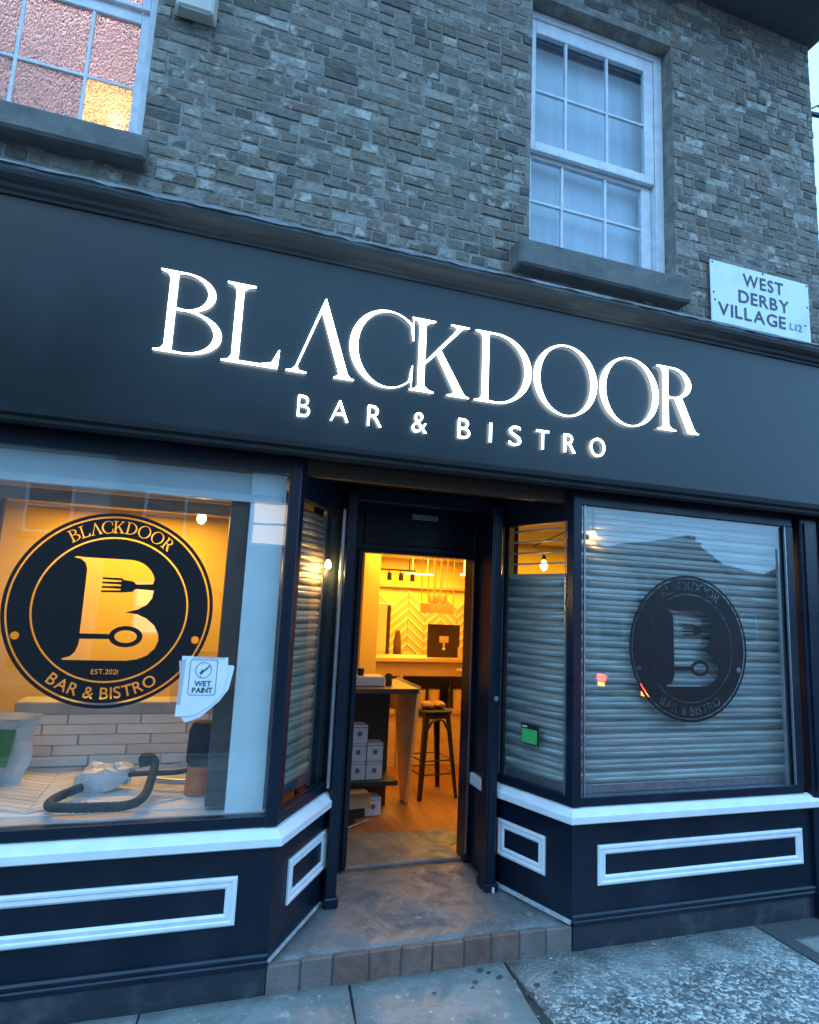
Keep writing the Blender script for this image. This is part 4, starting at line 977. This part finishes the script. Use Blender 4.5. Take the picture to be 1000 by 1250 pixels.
# glasses and bottles on the shelf
rnd = random.Random(12)
BOTG = mat('dark_bottle_glass', (.03, .02, .008), (.06, .035, .012), 5, .12); JUG = mat('amber_glassware', (.75, .52, .25), (.6, .4, .15), 6, .2)
bme = MB().lathe([(0, 0), (.036, 0), (.038, .01), (.038, .16), (.03, .2), (.013, .235), (.013, .30), (0, .30)], n=10).mesh('bottle', smooth=True); bme.materials.append(BOTG)
gme = MB().lathe([(0, 0), (.05, 0), (.052, .01), (.06, .17), (.055, .17), (.045, .02), (0, .02)], n=12).mesh('jar', smooth=True); gme.materials.append(JUG)
lab_b = ['slim dark bottle at the left end of the bar shelf', 'dark bottle standing second along the bar shelf', 'dark bottle between two amber jars on the bar shelf', 'dark bottle right of the middle of the bar shelf', 'dark bottle behind the stool on the bar shelf', 'dark bottle at the right end of the bar shelf']
for i, x in enumerate([.95, 1.05, 1.24, 1.40, 1.55, 1.72]):
    tag(objm('bottle', bme, None, None, (x, 3.66+rnd.uniform(-.06, .06), .756), 0), lab_b[i], 'bottle', 'bottles on the bar shelf').scale = (1, 1, rnd.uniform(.8, 1.15))
lab_j = ['amber jar left of centre on the bar shelf', 'amber jar in the middle of the bar shelf', 'amber jar right of centre on the bar shelf']
for i, x in enumerate([1.145, 1.32, 1.63]): tag(objm('jar', gme, None, None, (x, 3.6, .756), 0), lab_j[i], 'jar', 'amber jars on the bar shelf').scale = (1.2, 1.2, 1.3)
# dark board on the counter
pb2 = empty('menu_board', (1.43, 3.62, 1.346), label='black board with an orange plug symbol standing on the bar counter', cat='board')
MB().box(-.205, .205, 0, .02, 0, .385).build('board', mat('dark_brown_board', (.05, .022, .012), None, 8, .5), pb2, .004)
MB().box(-.06, .06, -.006, -.001, .17, .25).build('symbol', JUG, pb2, .002); MB().box(-.012, .012, -.006, -.001, .11, .169).build('symbol_stem', JUG, pb2); MB().box(-.018, .018, -.007, -.001, .085, .11).build('symbol_base', PAPER, pb2)
tag(MB().lathe([(0, 0), (.028, 0), (.028, .13), (0, .13)], (1.60, 3.52, 1.346), 12).build('candle', JUG), 'pale candle in front of the dark board on the bar', 'candle')
# hanging glass rack
rk = empty('hanging_rack', (1.30, 3.55, 1.86), R(14), 'pale open box rack hanging on rods over the bar', 'hanging rack')
mb = MB().box(-.15, .15, -.13, .13, 0, .02).box(-.15, .15, -.13, -.115, .02, .11).box(-.15, .15, .115, .13, .02, .11).box(-.15, -.135, -.115, .115, .02, .11).box(.135, .15, -.115, .115, .02, .11)
mb.build('tray', TIMX, rk)
for x in (-.145, -.05, .05, .145):
    for y in (-.125, .125): MB().tube([(x, y, .11), (x, y, .76)], .006, 6).build('rod', TIMX, rk)
for i, (x, y) in enumerate([(-.08, 0), (0, .03), (.07, -.02)]):
    MB().lathe([(0, 0), (.03, 0), (.006, .01), (.006, .08), (.035, .11), (.04, .18), (.03, .2)], (x, y, .022), 10).build('wine_glass', JUG, rk, smooth=True)
# chevron panelled back wall
cw = empty('chevron_panelling', (0, 5.40, 0), label='orange chevron timber panelling on the wall behind the bar', cat='panelling')
mb = MB(); rnd = random.Random(6); mb2 = MB()
for k in range(9):
    for r_ in range(14):
        x0 = .5+k*.26; z = .55+r_*.125; sg = 1 if k % 2 else -1
        for (b_, dz0, dz1, dy) in ((mb, .0, .085, .012), (mb2, .088, .122, .022)):
            zz = z; d = dy+rnd.uniform(0, .004)
            top = 2.19
            P = [(x0+.003, zz+dz0-sg*.11), (x0+.257, zz+dz0+sg*.11), (x0+.257, zz+dz1+sg*.11), (x0+.003, zz+dz1-sg*.11)]
            if max(p[1] for p in P) > top: continue
            n = len(b_.v); b_.v += [(x, -d, q) for x, q in P]+[(x, .04, q) for x, q in P]; b_.f += [(n, n+1, n+2, n+3), (n, n+4, n+5, n+1), (n+1, n+5, n+6, n+2), (n+2, n+6, n+7, n+3), (n+3, n+7, n+4, n)]
tag(mb.build('plank', mat('orange_chevron_plank', (.60, .42, .18), (.52, .35, .14), 5, .5, .1), cw), kind='stuff')
tag(mb2.build('light_strip_plank', mat('pale_chevron_strip', (.80, .68, .42), (.72, .6, .36), 5, .5, .1), cw), kind='stuff')
MB().box(.3, 3.1, -.05, .04, 2.20, 2.235).build('rail', TIMX, cw)
# end of a wall, pale fridge and door left of the opening
tag(MB().box(.28, .46, 3.1, 3.25, .15, 2.63).build('wall_end', WARMW), 'ochre wall end at the left of the doorway view', 'wall')
fd = empty('tall_cupboard', (.70, 4.0, .15), label='tall pale cupboard with a dark side behind the high table', cat='cupboard')
MB().box(-.16, .12, 0, .5, 0, 1.80).build('carcass', CREAM, fd, .006); MB().box(.121, .17, .02, .5, .0, 1.78).build('side_panel', DARK, fd)
co = empty('hanging_coat', (.98, 4.05, 1.25), label='dark cloth hanging on the wall beside the pale cupboard', cat='coat')
MB().blob((0, 0, .1), (.05, .05, .30), amp=.15, seed=4).blob((.04, -.02, -.12), (.06, .05, .22), amp=.15, seed=6).build('cloth', mat('brown_cloth', (.12, .06, .025), (.2, .1, .04), 9, .9), co)
# bar stool
st = empty('bar_stool', (.89, 2.50, .15), R(6), 'dark metal bar stool with splayed legs in the doorway view', 'bar stool')
MB().prism(ell(0, 0, .165, .165, 45, 405, 4)[:4] and [(-.155, -.155), (.155, -.155), (.155, .155), (-.155, .155)], .765, .80).build('seat', BLKM, st, .014)
MB().prism([(-.135, -.135), (.135, -.135), (.135, .135), (-.135, .135)], .715, .764).build('seat_frame', BLKM, st, .01)
for sx in (-1, 1):
    for sy in (-1, 1):
        mb = MB(); a, b = (.135*sx, .135*sy), (.205*sx, .205*sy); k = 5
        for j in range(k+1):
            t = j/k; cx, cy = a[0]+(b[0]-a[0])*t, a[1]+(b[1]-a[1])*t; w = .052*(1-.35*t); zz = .76*(1-t)
            mb.v += [(cx, cy, zz), (cx-sx*w, cy, zz), (cx-sx*w, cy-sy*.006, zz), (cx-sx*.006, cy-sy*.006, zz), (cx-sx*.006, cy-sy*w, zz), (cx, cy-sy*w, zz)]
        for j in range(k):
            for i in range(6): q = (i+1) % 6; mb.f.append((j*6+i, j*6+q, (j+1)*6+q, (j+1)*6+i))
        mb.f.append((30, 31, 32, 33, 34, 35)); mb.build('leg', BLKM, st)
for z in (.22, .34):
    h = .205-(.07)*z/.76-.012
    MB().tube([(-h, -h, z), (h, -h, z), (h, h, z), (-h, h, z), (-h, -h, z)], .007, 6).build('footrest', BLKM, st)
for sx in (-1, 1): MB().tube([(sx*.12, -.14, .60), (sx*.06, -.142, .70), (0, -.143, .715)], .012, 6).build('brace', BLKM, st)
# seat pads / folded cloth
tag(MB().blob((.83, 2.47, .985), (.07, .10, .035), amp=.08, seed=2).blob((.96, 2.49, .985), (.065, .10, .035), amp=.08, seed=9).build('folded_gloves', mat('tan_leather', (.35, .18, .06), (.28, .13, .04), 10, .7), None, smooth=True), 'tan gloves lying on the seat of the bar stool', 'gloves')
# high table with a sloped end panel
ht = empty('high_table', (.02, 1.95, .15), label='tall dark table with a sloping timber end panel inside the doorway', cat='table')
MB().box(-.40, .42, -.34, .34, 1.06, 1.10).build('tabletop', mat('dark_table_top', (.05, .03, .02), (.08, .05, .03), 4, .4, stretch=(1, 6, 1)), ht, .006)
mb = MB(); mb.v = [(.40, -.34, 1.06), (.435, -.34, 1.12), (.58, .30, 0), (.545, .30, 0), (.40, .34, 1.06), (.435, .34, 1.12), (.58, .44, 0), (.545, .44, 0)]
mb.f = [(0, 1, 2, 3), (4, 7, 6, 5), (1, 5, 6, 2), (0, 3, 7, 4), (0, 4, 5, 1), (3, 2, 6, 7)]; mb.build('end_panel', TIM, ht)
MB().box(-.40, .36, .30, .33, 0, 1.06).build('back_panel', DARK, ht)
MB().box(-.36, .36, -.05, .32, .26, .295).build('lower_shelf', BLKM, ht)
for sx in (-.38,): MB().box(sx, sx+.04, -.32, -.28, 0, 1.06).build('leg', BLKM, ht)
# white cartons stacked on the lower shelf
CART = mat('white_carton', (.60, .58, .57), (.54, .52, .51), 6, .7); MARK = mat('grey_print_mark', (.15, .15, .16), None, 8, .7)
spots = [(-.055, .446, 'lower left white carton of the stack under the high table'), (.095, .446, 'lower right white carton of the stack under the high table'), (-.055, .598, 'middle left white carton under the high table'), (.095, .598, 'upper right white carton under the high table'), (-.05, .75, 'topmost white carton of the stack under the high table'), (.10, .151, 'right white carton on the floor below the shelf'), (-.055, .151, 'left white carton on the floor below the shelf')]
for i, (x, z, l) in enumerate(spots):
    c = empty('carton', (x+.09, 1.97, z), label=l, cat='carton', group='white cartons under the high table')
    MB().box(-.071, .071, 0, .15, 0, .148).build('box', CART, c, .003); MB().lathe([(0, -.002), (.022, -.002), (.022, 0)], (0, 0, .075), 12, 'y').build('printed_mark', MARK, c)
    MB().box(-.071, .071, -.0015, 0, .125, .13).build('flap_line', MARK, c)
# stuff on the table
tag(MB().box(-.20, .18, 1.75, 1.95, 1.252, 1.33).build('white_box', CART, None, .005), 'flat white box lying on the high table', 'box')
tag(MB().lathe([(0, 0), (.03, 0), (.03, .08), (.018, .10), (0, .10)], (.24, 1.85, 1.252), 12).build('dark_jar', BLKM, None, smooth=True), 'small dark jar on the high table', 'jar')
tag(MB().lathe([(0, 0), (.028, 0), (.03, .06), (0, .065)], (-.02, 1.82, 1.331), 12).build('dark_cup', BLKM, None, smooth=True), 'small dark cup on the flat white box', 'cup')
# low cardboard box by the threshold
cb = empty('cardboard_box', (-.02, 1.88, .15), R(8), 'open brown cardboard box on a black crate just inside the door', 'box')
MB().box(-.14, .12, -.12, .12, .13, .24).build('carton', mat('brown_cardboard', (.42, .26, .13), (.36, .22, .11), 5, .8), cb, .003)
mb = MB(); mb.quad((-.14, -.12, .24), (.12, -.12, .24), (.15, -.19, .27), (-.16, -.19, .27)); mb.quad((-.14, .12, .24), (.12, .12, .24), (.13, .20, .30), (-.15, .20, .30)); mb.build('flap', MATS['brown_cardboard'], cb)
MB().box(-.15, .08, -.10, .10, .05, .129).build('crate', BLKM, cb, .004)
MB().tube([(-.12, -.16, .0), (.10, -.13, .045), (.12, -.10, .03)], .006, 6).build('wire_handle', CHROME, cb)
# track light, strip and downlight
tk = empty('track_light', (0, 4.0, 2.36), label='black ceiling track with four small spotlights', cat='track light')
MB().box(.60, 1.16, -.015, .015, .0, .02).build('track', BLKM, tk); MB().tube([(.7, 0, .02), (.7, 0, .27)], .006, 6).tube([(1.08, 0, .02), (1.08, 0, .27)], .006, 6).build('drop_rod', BLKM, tk)
for i in range(4):
    x = .66+i*.15; MB().lathe([(0, 0), (.026, 0), (.03, -.09), (.022, -.09), (.015, -.01)], (x+.015, 0, -.03), 10).tube([(x, 0, 0), (x+.015, 0, -.03)], .006, 6).build('spotlight', BLKM, tk, smooth=True)
WARML = emit('warm_ceiling_lamp', (1, .70, .28), 3)
sp = tag(MB().box(1.30, 1.72, 4.8, 4.86, 2.372, 2.388).build('ceiling_light', WARML, None, .01), 'long pale ceiling light glowing behind the track spotlights', 'ceiling light')
MB().tube([(1.4, 4.83, 2.385), (1.4, 4.83, 2.63)], .004, 6).tube([(1.62, 4.83, 2.385), (1.62, 4.83, 2.63)], .004, 6).build('housing', CREAM, sp)
dl = tag(MB().lathe([(0, 0), (.07, 0), (.075, .02), (0, .02)], (1.98, 4.3, 2.37), 16).build('downlight', WARML), 'round lit downlight at the right of the doorway view', 'ceiling light'); MB().lathe([(0, .0), (.03, 0), (.03, .24), (0, .24)], (1.98, 4.3, 2.39), 10).build('stem', CREAM, dl)
# string light bulbs behind the glass
bulb_thing('pendant_bulb', (-1.39, .45, 2.39), .027, BULB, [(-1.39, .45, 2.48), (-1.42, .6, 2.63)], 'glowing filament bulb at the top of the left shop window', group='filament bulbs hanging behind the glass', e=1.0)
bulb_thing('pendant_bulb', (-.602, .505, 2.165), .022, BULB, [(-.602, .505, 2.63)], 'glowing filament bulb beside the left entrance post', group='filament bulbs hanging behind the glass', e=2.8)
bulb_thing('pendant_bulb', (1.07, .70, 2.275), .028, BULB, [(1.0, .74, 2.42), (1.25, .66, 2.55), (1.4, .6, 2.63)], 'filament bulb added for a mirrored one behind the open rods of the right splayed shutter', group='filament bulbs hanging behind the glass', e=1.0)  # stands in for a bulb mirrored in the splayed glass
bulb_thing('pendant_bulb', (1.055, .050, 2.445), .016, BULB, [(1.055, .050, 2.62)], 'filament bulb added for a reflection at the top left corner of the right shop window', group='filament bulbs hanging behind the glass', e=.22)  # added bulb in place of one reflected in the window
# warm room lighting from lit ceiling fittings
WC = (1, .48, .05)
lamp('front_room_light', 'AREA', (-1.9, 1.75, 2.60), 24, WC, 1.2, sy=.6)
lamp('front_room_right_light', 'AREA', (1.9, 1.5, 2.60), 22, WC, 1.2, sy=.6)
lamp('doorway_light', 'AREA', (.9, 2.9, 2.60), 22, WC, 1.2, sy=.8)
lamp('bar_light', 'AREA', (1.4, 4.5, 2.60), 60, WC, 1.6, sy=.8)

# ================================================================== ACROSS THE STREET (seen mirrored in the glass)
HB = mat('red_brick_terrace', (.20, .11, .08), (.15, .085, .065), 6, .9, .05, bump=.3); HR = mat('render_terrace', (.40, .38, .34), (.34, .32, .29), 3, .9, .05)
SL = mat('grey_slates', (.07, .075, .085), (.05, .052, .06), 6, .6, .1, stretch=(1, 5, 5)); WN = mat('dark_house_glass', (.02, .03, .04), None, 3, .08)
LITW = emit('lit_house_window', (1, .62, .25), 1.6)
def house(x0, x1, y, depth, eave, ridge, wallm, label, gable=False, chim=None, lit=()):
    w = x1-x0; t = empty('terraced_house', ((x0+x1)/2, y, 0), label=label, cat='house', group='terraced houses across the road')
    h = w/2; MB().box(-h, h, -depth, 0, -.1, eave).build('wall', wallm, t)
    o = .15
    if gable:
        mb = MB(); mb.quad((-h-o, o, eave-.1), (0, o, ridge), (0, -depth, ridge), (-h-o, -depth, eave-.1)).quad((h+o, o, eave-.1), (0, o, ridge), (0, -depth, ridge), (h+o, -depth, eave-.1)); rf = mb.build('roof', SL, t)
        MB().quad((-h, 0.001, eave), (h, 0.001, eave), (0, .001, ridge-.1)).build('gable', wallm, t)
    else:
        mb = MB(); mb.quad((-h, o, eave-.1), (h, o, eave-.1), (h, -depth/2, ridge), (-h, -depth/2, ridge)).quad((-h, -depth-o, eave-.1), (h, -depth-o, eave-.1), (h, -depth/2, ridge), (-h, -depth/2, ridge)); rf = mb.build('roof', SL, t)
        for s in (-h, h): MB().quad((s, 0, eave), (s, -depth, eave), (s, -depth/2, ridge-.1)).build('gable', wallm, t)
    if chim is not None:
        MB().box(chim-.45, chim+.45, -depth/2-.3, -depth/2+.3, ridge-.8, ridge+1.0).box(chim-.5, chim+.5, -depth/2-.35, -depth/2+.35, ridge+1.0, ridge+1.12).build('chimney', HB, rf)
        for i in range(3): MB().lathe([(.11, 0), (.09, .35), (.07, .35)], (chim-.3+i*.3, -depth/2, ridge+1.12), 8).build('chimney_pot', HB, rf)
    k = 0; n = max(2, int(w/2.2)); fl = [(.9, 2.3)]+([(3.4, 4.7)] if eave > 4.6 else [])+([(6.0, 7.1)] if eave > 7.6 else [])
    for z0, z1 in fl:
        for i in range(n):
            cx = -h+w*(i+.5)/n
            if z0 < 1 and i == n-1:
                d = MB().box(cx-.45, cx+.45, .002, .05, .05, 2.1).build('door', BLACK, t); MB().box(cx+.3, cx+.36, .051, .09, 1, 1.05).build('handle', CHROME, d); k += 1; continue
            f = rect_frame(cx-.55, cx+.55, z0, z1, .07, .07, .07, .07, .003, .06).box(cx-.48, cx+.48, .01, .05, (z0+z1)/2-.03, (z0+z1)/2+.03).build('window', SASHW, t)
            MB().box(cx-.48, cx+.48, .006, .012, z0+.07, z1-.07).build('pane', LITW if k in lit else WN, f); MB().box(cx-.65, cx+.65, .003, .12, z0-.12, z0-.01).build('sill', STONE, f); k += 1
    return t
house(-15, -9.6, -14.3, 8, 10.4, 13.4, HB, 'tall red brick house furthest left across the road', lit=(1,))  # left two houses made taller so their reflection darkens the fascia's end
house(-9.6, -3.9, -14.3, 8, 10.4, 13.2, HR, 'tall rendered house across the road, left of the lit brick one', chim=1.5)
house(-3.9, 1.6, -14.3, 8, 6.2, 8.6, HB, 'two storey red brick house opposite the shop door', lit=(0, 3))
house(1.6, 7.4, -14.3, 8, 6.2, 8.6, HB, 'two storey red brick house right of the one opposite the door', chim=1.2)
house(8.6, 17.3, -20.3, 8, 4.0, 6.3, HR, 'low pale gabled house set back across the road', gable=True, lit=(1,))
house(17.5, 22.3, -20.0, 8, 4.2, 5.8, HB, 'small gabled brick house between the pale gabled house and the chimney house', gable=True)
house(22.4, 26.5, -20.0, 8, 4.0, 5.0, HB, 'low brick house with a wide chimney beside the small gabled house', chim=-.7)
house(31, 42, -20, 9, 3.8, 5.4, HB, 'red brick house at the far right end of the opposite row', chim=2)
tag(MB().box(-60, 80, -15.6, -14.301, -.3, -.018).build('far_verge', mat('dark_grass_verge', (.03, .045, .02), (.05, .06, .03), 20, .9), None), kind='structure')
# parked car with its tail lamps on
car = empty('parked_car', (8.55, -6.9, -.125), 0, 'dark hatchback on the road mirrored in the right window, tail lamps lit', 'car')
PNT = mat('dark_blue_car_paint', (.03, .045, .07), (.025, .04, .06), 4, .25, .05, coat=1); CG = mat('dark_car_glass', (.015, .02, .025), None, 3, .06); RUB = mat('tyre_rubber', (.015, .015, .015), None, 30, .8)
prof = [(-2.05, .32), (-2.12, .55), (-2.10, .78), (-2.02, .98), (-1.98, 1.02), (-.2, .98), (.95, .95), (1.75, .82), (2.03, .68), (2.08, .50), (2.02, .30), (1.72, .24), (1.0, .22), (-1.0, .22), (-1.7, .26)]
mb = MB(); ws = [.62, .80, .87, .87, .80, .62]; ys = [-.87, -.84, -.6, .6, .84, .87]
for y, sc in [(-.87, .93), (-.82, .985), (-.55, 1.0), (.55, 1.0), (.82, .985), (.87, .93)]: mb.v += [(x*sc, y, .55+(z-.55)*(.86+.14*(sc-.9)/.1)) for x, z in prof]
k = len(prof)
for i in range(5):
    for j in range(k): q = (j+1) % k; mb.f.append((i*k+j, i*k+q, (i+1)*k+q, (i+1)*k+j))
mb.f += [tuple(range(k)), tuple(reversed(range(5*k, 6*k)))]; mb.build('body', PNT, car, .02, smooth=True)
cab = [(-1.95, .99), (-1.75, 1.32), (-1.45, 1.46), (-.2, 1.50), (.35, 1.42), (1.12, .97)]
mb = MB()
for y, s, zz in [(-.80, 1.0, 0), (-.62, .94, 1), (.62, .94, 1), (.80, 1.0, 0)]:
    mb.v += [(x*(.97 if zz and z > 1.1 else 1), (y if z < 1.1 else (.66 if y > 0 else -.66)) if not zz else y*.98, z+(0.01 if zz and z > 1.1 else 0)) for x, z in cab]
k = len(cab)
for i in range(3):
    for j in range(k-1): mb.f.append((i*k+j, i*k+j+1, (i+1)*k+j+1, (i+1)*k+j))
mb.f += [tuple(range(k)), tuple(reversed(range(3*k, 4*k)))]; mb.build('cabin_glass', CG, car, smooth=True)
MB().box(-1.5, .15, -.60, .60, 1.465, 1.53).build('roof_panel', PNT, car, .03)
for x in (-1.32, 1.28):
    for y in (-.80, .80):
        w_ = MB().lathe([(.0, -.10), (.30, -.10), (.325, -.07), (.325, .07), (.30, .10), (0, .10)], (0, 0, 0), 24, 'y').build('wheel', RUB, car, smooth=True, loc=(x, y, .325))
        MB().lathe([(0, -.11), (.05, -.112), (.19, -.108), (.21, -.09), (.21, .09), (.19, .108), (.05, .112), (0, .11)], (0, 0, 0), 10, 'y').build('rim', CHROME, w_)
TL = emit('red_tail_lamp', (1, .015, .0), 40); AML = emit('amber_lamp', (1, .28, .01), 14); HL = emit('car_headlamp', (1, .95, .85), 5)
for y in (-.68, .68): MB().box(-2.125, -2.06, y-.12, y+.12, .72, .86).build('tail_lamp', TL, car, .02); MB().box(-2.125, -2.06, y-.10, y+.10, .62, .70).build('indicator', AML, car, .015); MB().box(1.95, 2.055, y-.13, y+.13, .58, .68).build('headlight', HL, car, .02)
MB().box(-2.135, -2.11, -.26, .26, .46, .57).build('number_plate', mat('blank_yellow_plate', (.6, .5, .1), None, 5, .5), car)
MB().box(-2.16, -2.0, -.80, .80, .30, .44).box(1.95, 2.11, -.80, .80, .30, .44).build('bumper', RUB, car, .02)
for y in (-.86, .86): MB().box(-.1, .08, y-(.16 if y < 0 else -.01), y+(.16 if y > 0 else .01), .98, 1.10).build('wing_mirror', PNT, car, .02)

# ================================================================== BARE TREE BEYOND THE CORNER
tr = empty('bare_tree', (11.6, 6.5, 0), label='leafless winter tree behind the right corner of the building', cat='tree')
BARK = mat('dark_bark', (.035, .03, .028), (.06, .05, .045), 10, .9)
rnd = random.Random(31); mbt = MB(); mbb = MB()
MB().tube([(0, 0, -.1), (.1, 0, 2.5), (-.1, .1, 5), (.1, 0, 7.2)], [.28, .22, .17, .12], 10).build('trunk', BARK, tr, smooth=True)
def grow_br(p, d, L, r, lv):
    pts = [p]; q = p
    for i in range(4):
        d = (d+Vector((rnd.uniform(-.22, .22), rnd.uniform(-.22, .22), rnd.uniform(-.05, .22)))).normalized(); q = q+d*L/4; pts.append(q)
    (mbb if lv < 2 else mbt).tube(pts, [r*(1-.14*i) for i in range(5)], 5 if lv < 2 else 4, cap=False)
    if lv >= 4: return
    for i in range(3 if lv < 3 else 2):
        k = rnd.randint(1, 4); a = rnd.uniform(0, 6.28)
        nd = (d*.75+Vector((math.cos(a), math.sin(a), rnd.uniform(-.1, .6)))*.7).normalized(); grow_br(pts[k], nd, L*rnd.uniform(.6, .8), r*.55, lv+1)
for i in range(11):
    a = i*2.4; z = 3.6+i*.36; grow_br(Vector((.05, 0, z)), Vector((math.cos(a), math.sin(a), .75)).normalized(), 3.4-.1*i, .085, 0)
mbb.build('limbs', BARK, tr); tag(mbt.build('twigs', BARK, tr), kind='stuff')
